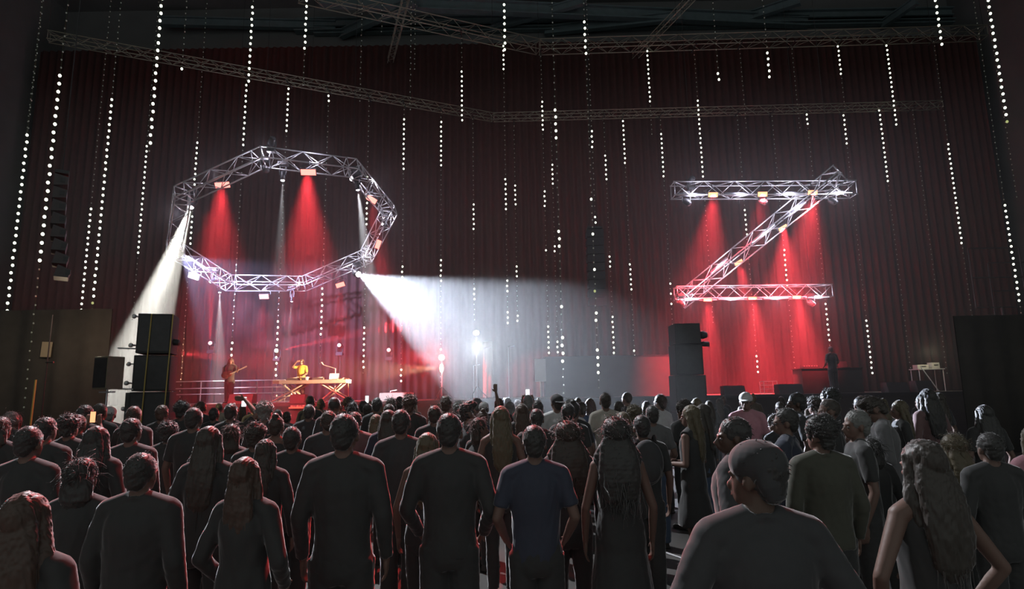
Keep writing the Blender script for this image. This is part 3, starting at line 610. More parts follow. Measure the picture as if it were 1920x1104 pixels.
# stacked gear racks on the stage
def rack(x, y0, w, h, Y, label, name='gear_rack', m=ALU):
    q = at(x, y0, Y); t = thing(name, (q.x, Y, ST), label, 'rack', 'open metal gear racks'); mb = MB()
    for sx in (-1, 1):
        for sy in (-.2, .2): mb.tube([(sx*w/2, sy, 0), (sx*w/2, sy, h)], .015, 5)
    mb.build('frame', m, t)
    for i in range(4): MB().box((0, 0, .05+h*.3*i), (w, .4, .025)).build('shelf', m, t)
rack(532, 745, .75, .62, 24.9, 'open metal gear rack beside the DJ table legs'); rack(1442, 735, .52, .5, 24.5, 'small open metal gear rack on stage below the Z truss')
for x, Y, sz, lb in ((455, 23.5, (.9, .5, .35), 'low black stage monitor in front of the guitarist'), (745, 23.5, (1.3, .5, .3), 'long low black equipment case at the stage edge under the octagon end'), (560, 23.45, (.55, .4, .3), 'black stage monitor in front of the DJ table'),
                     (1375, 23.6, (.8, .5, .34), 'black stage monitor beside the small gear rack'), (1480, 23.5, (.9, .5, .36), 'black stage monitor next to the black DJ booth'), (1680, 23.6, (.8, .5, .36), 'black stage monitor between the DJ booth and the side table'), (1730, 23.5, (.6, .5, .4), 'black stage monitor in front of the cluttered side table')):
    q = at(x, 740, Y); t = thing('stage_monitor', (q.x, Y, ST), lb, 'loudspeaker', 'black boxes along the stage edge'); w_, d_, h_ = sz
    V = [(-w_/2, -d_/2, 0), (w_/2, -d_/2, 0), (w_/2, d_/2, 0), (-w_/2, d_/2, 0), (-w_/2, -d_/4, h_), (w_/2, -d_/4, h_), (w_/2, d_/2, h_), (-w_/2, d_/2, h_)]
    o = MB().add(V, [(0, 3, 2, 1), (4, 5, 6, 7), (0, 1, 5, 4), (1, 2, 6, 5), (2, 3, 7, 6), (3, 0, 4, 7)]).build('cabinet', BLKCAB, t); 
    MB().box((0, d_*.1, h_+.006), (w_*.85, d_*.5, .012)).build('grille', BLK, t)
# keyboard case in front of the DJ
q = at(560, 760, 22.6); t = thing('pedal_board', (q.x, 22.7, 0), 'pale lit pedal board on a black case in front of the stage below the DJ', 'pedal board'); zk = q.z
MB().box((0, 0, zk/2-.1), (.8, .3, zk-.2)).build('case', BLK, t); MB().box((0, 0, zk-.08), (.7, .28, .05)).build('board', mat('self-glowing tan board', (.6, .45, .25), .5, emit=(1, .7, .3), strength=.12), t)  # warm light on the board is put in as weak emission
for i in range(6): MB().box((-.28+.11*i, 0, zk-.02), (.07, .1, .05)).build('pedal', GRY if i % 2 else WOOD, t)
# black DJ booth
A, B = at(1503, 692, 24), at(1616, 692, 24); bt = thing('dj_booth', (A.x, 24, ST), 'black draped DJ booth on stage below the far end of the Z truss', 'table'); w_ = B.x-A.x; h_ = A.z-ST
MB().box((w_/2, .4, h_/2), (w_, .8, h_)).build('cover', DARKDR, bt); MB().box((w_/2, .4, h_+.012), (w_+.05, .85, .03)).build('top', BLK, bt)
q = at(1525, 690, 24); t = thing('mixer', (q.x, 24.3, ST+h_+.03), 'flat black mixer on the black DJ booth', 'mixer'); MB().box((0, 0, .04), (.6, .35, .08)).build('case', GEAR, t)
for a in range(6): MB().tube([(-.25+.1*a, -.1, .08), (-.25+.1*a, -.1, .11)], .02, 8).build('knob', GRY, t)
q = at(1591, 688, 24); t = thing('laptop', (q.x, 24.3, ST+h_+.03), 'dark open laptop on the black DJ booth', 'laptop'); MB().box((0, 0, .012), (.34, .24, .02)).build('keyboard_base', BLK, t); MB().box((0, .12, .14), (.36, .014, .25), M=Matrix.Rotation(-.2, 3, 'X')).build('screen_lid', BLK, t)
# cluttered side table
A, B = at(1722, 692, 24.6), at(1772, 692, 24.6); bt = thing('side_table', (A.x, 24.6, ST), 'metal side table with propped gear on stage near the black masking drape', 'table'); w_ = B.x-A.x; h_ = A.z-ST
MB().box((w_/2, .3, h_), (w_, .6, .04)).build('tabletop', ALU, bt)
for sx in (.05, w_-.05):
    for sy in (.05, .55): MB().tube([(sx, sy, 0), (sx, sy, h_)], .018, 6).build('leg', ALU, bt)
MB().tube([(.05, -.08, h_+.1), (.5, -.3, 0)], .02, 6).build('brace', ALU, bt)
for i, (dx, sz, lb) in enumerate(((.3, (.45, .3, .16), 'pale gear box lying on the cluttered side table'), (.82, (.3, .3, .24), 'smaller gear box at the end of the cluttered side table'))):
    t = thing('gear_box', (A.x+dx, 24.9, ST+h_+.02), lb, 'box', 'gear on the side table'); MB().box((0, 0, sz[2]/2), sz).build('case', GRY, t); MB().box((0, -sz[1]/2-.01, sz[2]*.6), (sz[0]*.5, .02, .03)).build('handle', BLK, t)
point('side_table_fill', at(1745, 660, 24.2), 25, (1, .9, .6), .05)  # added fill point brightening the side table, no fixture
# white strips painting light glints between floor boards, with tape lines
TAPE_GLINT = mat('white floor tape and glint', (.8, .8, .82), .25)
for (a, b, lb) in (((1191, 1054), (1241, 1073), 'short white tape-glint strip on the floor in front of the others'), ((1248, 1036), (1312, 1058), 'long white tape-glint strip on the floor beside the big capped man'), ((1254, 950), (1281, 954), 'small white tape-glint strip on the floor by the jeans of the man in the middle')):
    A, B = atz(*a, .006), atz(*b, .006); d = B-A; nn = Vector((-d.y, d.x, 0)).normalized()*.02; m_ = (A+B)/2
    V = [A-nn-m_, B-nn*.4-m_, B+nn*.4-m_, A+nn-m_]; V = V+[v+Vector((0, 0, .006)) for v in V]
    tag(MB().add(V, [(0, 3, 2, 1), (4, 5, 6, 7), (0, 1, 5, 4), (1, 2, 6, 5), (2, 3, 7, 6), (3, 0, 4, 7)]).build('floor_tape_glint', TAPE_GLINT, loc=m_), lb, 'tape', 'tape and glint strips on the floor')

# ------------------------------------------------------------------ people
def handadd(mb, Wp, d, side, curl=.35, th=1):
    """palm, four fingers of different lengths and a thumb  the side of the palm"""
    Wp = Vector(Wp); d = Vector(d).normalized(); side = Vector(side); side = (side-d*side.dot(d)).normalized(); nrm = d.cross(side)*th
    mb.tube([Wp-d*.02, Wp+d*.03, Wp+d*.085], [.024, .036, .038], 10, [.02, .015, .013]) if False else None
    for k in (-.026, -.009, .009, .026): mb.tube([Wp, Wp+d*.04+side*k*.8, Wp+d*.088+side*k], [.019, .016, .012], 8)
    for k, L in zip((-.033, -.011, .011, .033), (.058, .07, .075, .066)):
        p = Wp+d*.085+side*k; q = p+(d+nrm*curl*.5).normalized()*L*.5; r = q+(d+nrm*curl*1.8).normalized()*L*.5
        mb.tube([p, q, r], [.0105, .0095, .008], 7); mb.ball(r, .008, 6, 4)
    p = Wp+d*.025+side*.025; q = p+(d*.5+side*.8).normalized()*.04; r = q+(d+nrm*.4+side*.2).normalized()*.035
    mb.tube([p, q, r], [.015, .012, .009], 7); mb.ball(r, .009, 6, 4)
ARMS = {  # elbow, wrist, hand direction for the +x and the -x arm (facing +y)
 'stand': (((.25, -.03, 1.13), (.25, .06, .88), (0, .2, -1)),)*2,
 'relaxed': (((.27, -.05, 1.14), (.21, .13, .95), (-.3, .6, -.6)),)*2,
 'front': (((.24, -.03, 1.13), (.11, .23, 1.12), (-.5, .6, .25)),)*2,
 'wide': (((.33, -.05, 1.16), (.24, .07, .95), (-.4, .3, -.7)),)*2,
 'photo': (((.25, .16, 1.40), (.10, .26, 1.62), (-.35, .1, 1)),)*2,
 'up': (((.27, .06, 1.68), (.22, .12, 1.93), (-.1, .1, 1)), ((.25, -.03, 1.13), (.25, .06, .88), (0, .2, -1))),
 'armhead': (((.36, .03, 1.60), (.12, .12, 1.82), (-.9, .25, .1)), ((.24, .14, 1.32), (.08, .22, 1.62), (.2, .1, 1))),
 'dj': (((.33, .14, 1.44), (.16, .18, 1.64), (-.85, -.05, .2)), ((.25, .08, 1.15), (.12, .30, 1.03), (.1, .8, -.4))),
 'guitar': (((.27, -.05, 1.16), (.08, .2, 1.1), (-.6, .3, -.3)), ((.3, .1, 1.2), (.42, .3, 1.28), (.3, .4, .6))),
 'booth': (((.27, -.02, 1.15), (.2, .2, 1.08), (-.1, .8, -.4)), ((.27, -.02, 1.15), (.22, .16, 1.03), (-.1, .8, -.4))),
}
def armpts(pose, sw):
    r_, l_ = ARMS[pose]; out = []
    for sx, (e, w, h) in ((1, r_), (-1, l_)):
        k = sw/.185; m = lambda p: Vector((p[0]*sx, p[1], p[2]))
        out.append((Vector((sw*sx, -.005, 1.415)), m(e), m(w), m(h), sx))
    return out
PIV = Vector((0, .0, 1.53))
def headrot(hy, hp): return Matrix.Rotation(math.radians(hy), 3, 'Z') @ Matrix.Rotation(math.radians(hp), 3, 'X')
CACHE = {}
def body_mesh(pose, fem, hy, hp):
    key = ('b', pose, fem, hy, hp)
    if key in CACHE: return CACHE[key]
    mb = MB(); sw = .16 if fem else .185; hw = .165 if fem else .155; R3 = headrot(hy, hp)
    T = [(.80, .12, .09), (.88, hw, .11), (.96, hw, .115), (1.06, .135 if fem else .145, .1), (1.15, .135 if fem else .15, .102), (1.27, .15 if fem else .168, .118), (1.36, .15 if fem else .172, .11), (1.42, .13 if fem else .15, .08), (1.47, .075, .06), (1.50, .056, .056)]
    mb.tube([(0, 0 if z > 1.2 or z < 1 else .005, z) for z, a, b in T], [a for z, a, b in T], 20, [b for z, a, b in T])
    mb.tube([(0, -.012, 1.42), (0, -.008, 1.52), PIV+R3 @ Vector((0, -.01, .06))], [.062, .053, .05], 14)
    for sx in (-1, 1): mb.tube([(sx*.03, -.015, 1.50), (sx*sw*.95, -.008, 1.42)], [.04, .05], 10)
    HH = lambda p: PIV+R3 @ Vector(p)
    for c, r in (((0, -.015, .122), (.076, .096, .098)), ((0, .028, .072), (.062, .06, .088)), ((0, .045, .02), (.043, .042, .03)), ((0, .083, .03), (.025, .018, .009)), ((0, .075, .112), (.055, .02, .012))):
        mb.ball(HH(c), r, 20, 14, M=R3)
    mb.tube([HH((0, .088, .095)), HH((0, .113, .058)), HH((0, .094, .048))], [.009, .014, .012], 8)
    for sx in (-1, 1): mb.ball(HH((sx*.079, -.008, .082)), (.011, .02, .032), 10, 8, M=R3)
    for S_, E_, W_, Hd, sx in armpts(pose, sw):
        a = .9 if fem else 1; mb.tube([S_, (S_*.5+E_*.5), E_], [.05*a, .044*a, .037*a], 12); mb.ball(S_, .053*a); mb.ball(E_, .037*a)
        mb.tube([E_, E_*.7+W_*.3, W_], [.037*a, .038*a, .025*a], 12); mb.ball(W_, .025*a, 10, 6)
        handadd(mb, W_, Hd, Vector((0, 1, 0)) if abs(Hd.normalized().y) < .7 and Hd.z < 0 else Vector((-sx*1., .2, .5)), .45, -sx)
    for sx in (-1, 1):
        x = sx*.092
        mb.tube([(x, 0, .90), (x, .012, .7), (x, .012, .49), (x, -.012, .36), (x, -.012, .2), (x, -.012, .08)], [.088, .075, .054, .056, .042, .036], 14)
        mb.tube([(x, -.05, .045), (x, .03, .05), (x*1.1, .13, .03), (x*1.12, .19, .025)], [.035, .04, .04, .025], 10, [.03, .035, .025, .018])
    me = mb.remesh(.0095, 3); CACHE[key] = me; return me
def shirt_mesh(pose, fem, kind):
    key = ('s', pose, fem, kind)
    if key in CACHE: return CACHE[key]
    mb = MB(); sw = .16 if fem else .185; j = .022 if kind == 'jacket' else .012; hw = .165 if fem else .155
    T = [(.83, hw+.012+j, .118+j), (.90, hw+.012+j, .122+j), (1.0, hw-.002+j, .118+j), (1.1, (.14 if fem else .158)+j, .112+j), (1.2, (.148 if fem else .168)+j, .118+j), (1.30, (.158 if fem else .176)+j, .124+j), (1.37, (.155 if fem else .178)+j, .112+j), (1.425, (.125 if fem else .15)+j, .085+j), (1.475, .088, .072), (1.497, .07, .066)]
    if kind == 'tank': T = T[:-2]+[(1.45, .1, .07)]
    if kind == 'dress': T = [(.48, .24, .2), (.6, .225, .185), (.72, .205, .16)]+T
    mb.tube([(0, 0, z) for z, a, b in T], [a for z, a, b in T], 22, [b for z, a, b in T])
    if kind not in ('tank',):
        for sx in (-1, 1): mb.tube([(sx*.03, -.014, 1.487), (sx*sw, -.006, 1.42)], [.05+j*.4, .064+j*.4], 12)
    for S_, E_, W_, Hd, sx in armpts(pose, sw):
        if kind in ('tank', 'dress'): continue
        ee = E_ if kind != 'tee' else S_*.25+E_*.75
        mb.tube([S_, S_*.5+ee*.5, ee], [.058+j*.5, .055+j*.5, .05+j*.5], 12); mb.ball(S_, .060+j*.5, 12, 8)
        if kind in ('long', 'jacket'):
            mb.ball(E_, .046+j*.6, 12, 8); mb.tube([E_, E_*.55+W_*.45, W_*.97+E_*.03], [.047+j*.6, .044+j*.5, .036+j*.4], 12)
    if kind == 'jacket':
        mb.tube([(.07*math.cos(a), -.005+.066*math.sin(a), 1.49+.012*math.sin(a)*-1) for a in [math.radians(110+i*32) for i in range(11)]], .014, 8)
    if kind == 'hood': mb.ball((0, -.075, 1.47), (.1, .06, .07))
    me = mb.remesh(.012, 3); displace(me, .006, 22, (1, 1, .55), seed=len(CACHE), zmask=lambda c: np.clip((1.5-c[:, 2])/.1, .15, 1)); CACHE[key] = me; return me
def trouser_mesh(kind):
    key = ('t', kind)
    if key in CACHE: return CACHE[key]
    mb = MB(); g = .012 if kind == 'slim' else .03; top = 1.02
    mb.tube([(0, -.004, .76), (0, -.004, .82), (0, -.002, .9), (0, 0, 1.0)], [.13, .168, .18, .162], 20, [.105, .128, .13, .118])
    for sx in (-1, 1):
        x = sx*.092; mb.tube([(x, 0, .90), (x, .012, .7), (x, .012, .49), (x, -.01, .3), (x, -.01, .07)], [.088+g*.6, .078+g*.8, .056+g, .052+g, .045+g], 14)
    me = mb.remesh(.013, 2); displace(me, .006, 25, seed=5); CACHE[key] = me; return me
def shoe_mesh(sx):
    key = ('shoe', sx)
    if key in CACHE: return CACHE[key]
    x = sx*.092; mb = MB(); mb.tube([(x, -.075, .045), (x, -.02, .05), (x*1.05, .08, .04), (x*1.12, .17, .032), (x*1.13, .2, .03)], [.03, .042, .046, .042, .02], 12, [.04, .05, .038, .028, .02])
    mb.tube([(x, -.012, .05), (x, -.012, .11)], [.045, .046], 12); mb.box((x*1.05, .06, .012), (.085, .27, .022)); me = mb.remesh(.009, 1); CACHE[key] = me; return me
def strands(mb, n, root, rad, length, seed, curl=0, droop=1, r=.0022, zmin=-1):
    g = np.random.default_rng(seed)
    for i in range(n):
        a = g.uniform(0, 2*math.pi); e = g.uniform(-.35, 1.35); 
        dn = Vector((math.cos(a)*math.cos(e), math.sin(a)*math.cos(e), math.sin(e)))
        if dn.y > .45 and dn.z < .75: continue
        p = Vector(root)+Vector((dn.x*rad[0], dn.y*rad[1], dn.z*rad[2]))*.96; pts = [p]; v = dn*.5+Vector(g.normal(size=3))*.35; L = length*g.uniform(.6, 1.2)
        for k in range(5):
            v = (v+Vector((0, 0, -.28*droop))+Vector(g.normal(size=3))*curl).normalized(); p = p+v*L/5; pts.append(p.copy())
        mb.tube(pts, [r, r, r, r, r*.8, r*.4], 3)
def hair_mesh(kind, seed=0):
    key = ('h', kind, seed)
    if key in CACHE: return CACHE[key]
    mb = MB(); st = MB(); C0 = (0, -.024, .132)
    if kind == 'buzz': mb.ball((0, -.02, .128), (.079, .098, .098), 20, 14); v = .008
    else:
        mb.ball(C0, (.085, .101, .102), 20, 14); mb.ball((0, -.062, .085), (.07, .052, .08), 16, 10); v = .008
    amp, fr = .004, 60
    if kind == 'tuft': mb.ball((0, .02, .2), (.07, .08, .05), 16, 10); mb.ball((0, .06, .19), (.055, .04, .035)); amp, fr = .012, 55; strands(st, 150, C0, (.09, .105, .105), .045, seed, .35, .2)
    if kind == 'short': strands(st, 110, C0, (.085, .1, .102), .025, seed, .25, .3)
    if kind == 'curly': mb.ball((0, -.025, .16), (.112, .118, .108), 20, 14); amp, fr = .016, 60; strands(st, 380, (0, -.025, .155), (.115, .12, .115), .05, seed, .75, .2)
    if kind in ('long', 'wavy', 'longcurly'):
        w = {'long': 1, 'wavy': 1.2, 'longcurly': 1.5}[kind]
        mb.tube([(0, -.05, .13), (0, -.075, .04), (0, -.1, -.08), (0, -.115, -.2), (0, -.115, -.33), (0, -.11, -.40)], [.08, .088*w, .1*w, .105*w, .085*w, .04], 18, [.045, .05, .045*w, .04*w, .03*w, .014])
        for sx in (-1, 1): mb.tube([(sx*.06, .0, .16), (sx*.082, -.01, .07), (sx*.088*w, -.03, -.04), (sx*.09*w, -.07, -.16)], [.03, .028, .03*w, .02], 10)
        g = np.random.default_rng(seed+9)
        for i in range(200 if kind == 'long' else 420):
            a = g.uniform(math.pi*.95, math.pi*2.05); x = math.cos(a)*.088*g.uniform(.75, 1.05); y = -.02+math.sin(a)*.095*g.uniform(.8, 1.05); z = g.uniform(-.04, .1); x *= .97; y *= .97; pts = [Vector((x, y, z))]; p = pts[0].copy()
            cz = {'long': .10, 'wavy': .3, 'longcurly': .75}[kind]; L = g.uniform(.3, .52)-(.16-z)*.0
            for k in range(9):
                p = p+Vector((x*.5*w*(1 if k < 4 else -.6), -.035 if k < 4 else 0, -1)).normalized()*L/9+Vector((*g.normal(size=2), 0))*cz*.018; pts.append(p.copy())
            st.tube(pts, [.0026 if kind == 'long' else .004]*8+[.002, .001], 3)
        amp, fr = (.005, 90) if kind == 'long' else (.005, 60)
        if kind == 'longcurly': mb.ball((0, -.03, .14), (.112, .115, .105)); strands(st, 260, (0, -.03, .13), (.115, .12, .11), .07, seed, .7, .5)
    if kind == 'bun': mb.ball((0, -.06, .235), (.042, .042, .036)); strands(st, 90, C0, (.087, .1, .1), .02, seed, .2)
    if kind == 'bob':
        mb.tube([(0, -.04, .15), (0, -.055, .06), (0, -.06, -.04), (0, -.055, -.09)], [.085, .1, .105, .07], 18, [.05, .055, .06, .04]); strands(st, 200, (0, -.03, .12), (.09, .105, .11), .1, seed, .3, 1.2)
    me0 = mb.remesh(.0065, 1); displace(me0, amp, fr, (1, 1, .3) if kind in ('long', 'wavy') else (1, 1, 1), seed)
    if kind != 'buzz': displace(me0, .0045 if kind in ('long', 'wavy', 'bob') else (.0012 if 'curly' in kind else .003), 170, (1, 1, .12) if kind in ('long', 'wavy', 'bob') else (1, .8, .6), seed+3)
    if st.v:
        bm = bmesh.new(); bm.from_mesh(me0); m2 = st.mesh('t', True); bm.from_mesh(m2); bm.to_mesh(me0); bm.free(); bpy.data.meshes.remove(m2)
    CACHE[key] = me0; return me0
def cap_mesh(kind):
    key = ('cap', kind); back = kind == 'back'
    if key in CACHE: return CACHE[key]
    mb = MB(); mb.ball((0, -.016, .15), (.092, .112, .088), 20, 12)
    s = -1 if back else 1
    if kind == 'beanie': mb.tube([(0, -.05, .13), (0, -.07, .07), (0, -.075, .02)], [.083, .078, .05], 14, [.06, .045, .03])
    else: mb.tube([(0, s*.07-.01, .125), (0, s*.14-.01, .118), (0, s*.19-.01, .108)], [.075, .068, .03], 14, [.009, .008, .007]) 
    me = mb.remesh(.007, 2); CACHE[key] = me; return me
SKIN = {'l': mat('fair skin', (.2, .125, .1), .5, spec=.35), 'm': mat('tan skin', (.14, .09, .07), .5, spec=.35), 'd': mat('dark brown skin', (.10, .06, .045), .42, spec=.45)}
HAIRM = {'black': mat('black hair', (.05, .048, .046), .5, sheen=.7), 'brown': mat('brown hair', (.06, .05, .042), .5, sheen=.7), 'blond': mat('blond hair', (.13, .105, .065), .5, sheen=.7), 'red': mat('reddish brown hair', (.085, .055, .042), .5, sheen=.7),
         'grey': mat('grey hair', (.2, .2, .19), .45, sheen=.6)}
def cloth(c): 
    D = {'black': (.05, .05, .05), 'charcoal': (.06, .06, .063), 'navy': (.05, .057, .085), 'blue': (.1, .13, .22), 'white': (.6, .6, .6), 'grey': (.16, .16, .165), 'pink': (.55, .27, .32), 'olive': (.085, .085, .065), 'brown': (.1, .08, .065),
         'plaid': (.2, .12, .12), 'yellow': (.75, .45, .06), 'jeans': (.09, .13, .2), 'green': (.06, .11, .08), 'cream': (.5, .46, .4)}
    return mat(c+' cloth', D[c],   .8, sheen=1, noise=.12, scale=25)
SHOEM = mat('dark shoe', (.06, .055, .05), .5)
NP = []
def person(x, y, Y, hair='short', hc='brown', top='tee', tc='black', pose='stand', yaw=0, hy=0, hp=0, label='', fem=None, skin='l', cap=None, capc='black', glasses=False, pants='black', z0=0, Hset=None, group=None, cat='person'):
    if fem is None: fem = hair in ('long', 'wavy', 'longcurly', 'bun', 'bob')
    P = at(x, y, Y)
    while z0 == 0 and any((P.x-n[1])**2+(Y-n[2])**2 < .56**2 for n in NP): Y += .08; P = at(x, y, Y)
    H = (P.z-z0) if Hset is None else Hset
    if cap: H -= .01
    if hair == 'curly': H -= .03
    H = max(1.45, min(1.98, H)); s = H/1.755
    t = thing('person', (P.x, Y, z0), label, cat, group or 'people in the crowd', math.radians(yaw)); t.scale = (s*random.uniform(.97, 1.05), s*random.uniform(.97, 1.05), s)
    R3 = headrot(hy, hp).to_euler()
    def put(name, me, m, loc=None, rot=None):
        o = bpy.data.objects.new(name, me); COL.objects.link(o); o.parent = t
        if not me.materials: me.materials.append(m)
        o.material_slots[0].link = 'OBJECT'; o.material_slots[0].material = m
        if loc is not None: o.location = loc; o.rotation_euler = rot
        return o
    put('body', body_mesh(pose, fem, hy, hp), SKIN[skin])
    sh = {'dress': 'dress'}.get(top, top); put('dress' if top == 'dress' else ('jacket' if top in ('jacket', 'hood') else 'shirt'), shirt_mesh(pose, fem, sh), cloth(tc))
    if top != 'dress': put('trousers', trouser_mesh('slim' if fem else 'loose'), cloth(pants))
    for sx in (-1, 1): put('shoe', shoe_mesh(sx), SHOEM)
    if hair != 'bald': put('hair', hair_mesh(hair, random.randrange(2)), HAIRM[hc], PIV, R3)
    if cap: put('cap', cap_mesh(cap), cloth(capc), PIV, R3)
    if glasses:
        key = 'gl'
        if key not in CACHE:
            mb = MB()
            for sx in (-1, 1):
                mb.tube([(sx*.032+.024*math.cos(a), .1, .09+.019*math.sin(a)) for a in [i*math.pi/5 for i in range(11)]], .0022, 4, cap=False); mb.tube([(sx*.056, .098, .094), (sx*.08, .02, .092), (sx*.082, -.02, .08)], .002, 4)
            mb.tube([(-.01, .102, .094), (.01, .102, .094)], .002, 4); CACHE[key] = mb.mesh('glasses')
        put('glasses', CACHE[key], BLK, PIV, R3)
    if abs((yaw+hy+180) % 360-180) > 50:
        key = 'eye'
        if key not in CACHE:
            CACHE[key] = MB().ball((0, 0, 0), .0115, 10, 8).mesh('eye', True)
        RM = headrot(hy, hp)
        for sx in (-1, 1): put('eye', CACHE[key], mat('eye', (.14, .12, .11), .2), PIV+RM @ Vector((sx*.031, .077, .087)), (0, 0, 0))
    NP.append((t, P.x, Y, H, x, y)); return t
def hold(t, lp, name, label, cat, builder, rz=0):
    """a thing held at the local point lp of person t"""
    M = Matrix.LocRotScale(t.location, t.rotation_euler, t.scale); q = M @ Vector(lp)
    o = thing(name, q, label, cat, rz=t.rotation_euler.z+rz); builder(o); return o
SCR = mat('bright phone screen', (.9, .9, .95), .3, emit=(.95, .97, 1), strength=1.6); SCO = mat('orange phone screen', (.9, .5, .3), .3, emit=(1, .45, .2), strength=1.3)
def phone(o, scr=SCR):
    MB().box((0, 0, 0), (.075, .009, .15)).build('case', BLK, o); MB().box((0, -.006, 0), (.068, .003, .14)).build('screen', scr, o)
# x, y of the head top, depth, then looks; nearest to the camera first
P_ = person
P_(1410, 824, 2.3, 'short', 'black', 'jacket', 'charcoal', 'wide', 0, 42, 0, 'biggest figure, a man in a dark skull cap and jacket with his head turned', cap='beanie', capc='charcoal', skin='m')
P_(60, 922, 2.5, 'wavy', 'red', 'long', 'black', 'relaxed', 0, 0, 5, 'long haired woman with a red glow on her hair, lowest beside the side drape')
P_(1722, 826, 2.9, 'wavy', 'brown', 'tank', 'black', 'wide', 10, 0, 0, 'woman with long wavy brown hair and bare arms, near the dark drape side')
P_(467, 856, 3.6, 'long', 'red', 'long', 'black', 'relaxed', -10, 0, 8, 'woman whose long hair is edged in bright red light, in front of the guitarist')
P_(648, 777, 4.0, 'short', 'black', 'long', 'black', 'stand', 0, 0, 0, 'man in black seen from behind, blocking the view below the DJ table')
P_(1370, 783, 4.1, 'short', 'black', 'jacket', 'charcoal', 'wide', 55, 30, 0, 'dark haired man in a creased jacket looking sideways, behind the big capped man', skin='d')
P_(843, 776, 4.3, 'short', 'black', 'long', 'black', 'relaxed', 0, 0, 0, 'broad person in a loose black shirt with bent elbows, below the red lamp stand')
P_(1001, 798, 4.25, 'short', 'black', 'tee', 'navy', 'relaxed', 0, 0, 0, 'man in a navy t-shirt with a lit shoulder, in front of the capped watcher')
P_(1153, 785, 4.5, 'longcurly', 'black', 'dress', 'black', 'stand', 0, 0, 0, 'woman with a big mass of dark curls down her back, in a long black dress')
P_(1063, 792, 4.75, 'longcurly', 'brown', 'long', 'charcoal', 'stand', 0, 0, 0, 'woman with frizzy brown curls lit from the beam, between two dark figures')
P_(1533, 779, 4.55, 'curly', 'black', 'jacket', 'olive', 'stand', 0, 25, 0, 'curly haired man in a dark jacket with a bright seam on the shoulder')
P_(1601, 769, 5.1, 'short', 'grey', 'tee', 'black', 'stand', 75, 15, 0, 'short haired man in profile with something in his mouth, beside the curly haired man')
P_(802, 812, 5.0, 'long', 'blond', 'tank', 'black', 'stand', 0, 0, 0, 'woman with long pale hair half hidden by the broad person in black')
P_(395, 800, 4.6, 'long', 'brown', 'long', 'black', 'stand', 0, 0, 0, 'dark long haired woman with a thin red outline, below the guitarist')
P_(501, 824, 5.1, 'long', 'brown', 'long', 'black', 'stand', 0, -10, 0, 'woman with red lit ends of long hair, behind the brightest red haired one')
P_(1781, 816, 5.2, 'longcurly', 'blond', 'long', 'black', 'stand', 20, 0, 0, 'woman with tousled curly blond hair in the dark beside the masking drape')
P_(551, 799, 5.4, 'short', 'black', 'long', 'black', 'stand', 0, 0, 10, 'dark man with a lowered head just beside the man blocking the DJ table')
P_(1469, 766, 5.6, 'short', 'black', 'jacket', 'navy', 'stand', 55, 20, 0, 'man with glasses and a blazer looking sideways, behind the big capped man', glasses=True)
P_(753, 769, 5.8, 'short', 'black', 'tee', 'charcoal', 'relaxed', 0, 0, 0, 'man with white light down one side of his back, just below the stage edge mic')
P_(481, 793, 5.9, 'curly', 'brown', 'long', 'black', 'stand', 0, 0, 0, 'person with fuzzy outlined hair in front of the guitarist')
P_(1202, 779, 6.1, 'short', 'black', 'tee', 'black', 'stand', 0, 0, 0, 'slim dark haired man with a backpack, beside the dark curls woman')
P_(938, 762, 6.2, 'long', 'blond', 'tank', 'black', 'stand', 0, 10, 0, 'woman with very long blond hair under the tall white lamp stand')
P_(1551, 748, 6.4, 'buzz', 'brown', 'tee', 'black', 'stand', 70, 10, 0, 'balding man whose face is lit red, below the black DJ booth')
P_(438, 796, 6.5, 'bob', 'brown', 'tee', 'black', 'stand', 0, 0, 0, 'round headed person with short bobbed hair below the guitarist')
P_(520, 781, 6.7, 'bun', 'brown', 'tank', 'black', 'stand', 0, 0, 0, 'woman with her hair in a bun, between the guitarist and the DJ table')
P_(1647, 743, 6.6, 'tuft', 'brown', 'jacket', 'grey', 'front', 60, 0, -32, 'man with swept up hair bending his head, in a light edged jacket')
P_(1292, 760, 6.9, 'long', 'blond', 'dress', 'black', 'front', 50, 10, 0, 'woman in a black dress with long blond hair holding a cup')
P_(616, 771, 7.0, 'short', 'brown', 'tee', 'charcoal', 'stand', 0, 20, 0, 'man below the DJ table whose ear and cheek catch white light')
P_(900, 784, 7.1, 'bob', 'brown', 'tee', 'black', 'stand', -40, -30, 0, 'person in profile with bobbed hair beside the very long blond hair')
P_(1167, 773, 7.0, 'wavy', 'blond', 'tee', 'black', 'stand', 0, 0, 0, 'fair haired woman just behind the dark curls')
P_(879, 755, 7.3, 'tuft', 'black', 'tee', 'charcoal', 'stand', -50, -20, 0, 'dark haired man in profile looking toward the Z truss, under the tall lamp stand')
P_(1006, 767, 7.4, 'short', 'black', 'hood', 'black', 'relaxed', 0, 0, 0, 'man in a dark hooded top behind the navy t-shirt')
P_(729, 769, 7.4, 'long', 'brown', 'tee', 'navy', 'stand', 0, 0, 0, 'long haired woman overlapping the man with the white lit back')
P_(666, 773, 7.6, 'short', 'brown', 'long', 'plaid', 'stand', 0, 0, 0, 'person in a plaid shirt peeking out behind the man blocking the DJ table')
P_(1221, 761, 7.9, 'short', 'black', 'tee', 'grey', 'relaxed', 0, 10, 0, 'man in a grey t-shirt and jeans whose red lit ear shows', pants='jeans')
P_(815, 761, 7.9, 'short', 'brown', 'tee', 'black', 'stand', 0, 0, 0, 'round headed man below the red lamp stand')
P_(1490, 737, 8.0, 'short', 'black', 'tee', 'charcoal', 'stand', 80, 0, 0, 'dark skinned man with glasses below the small gear rack side of the booth', skin='d', glasses=True)
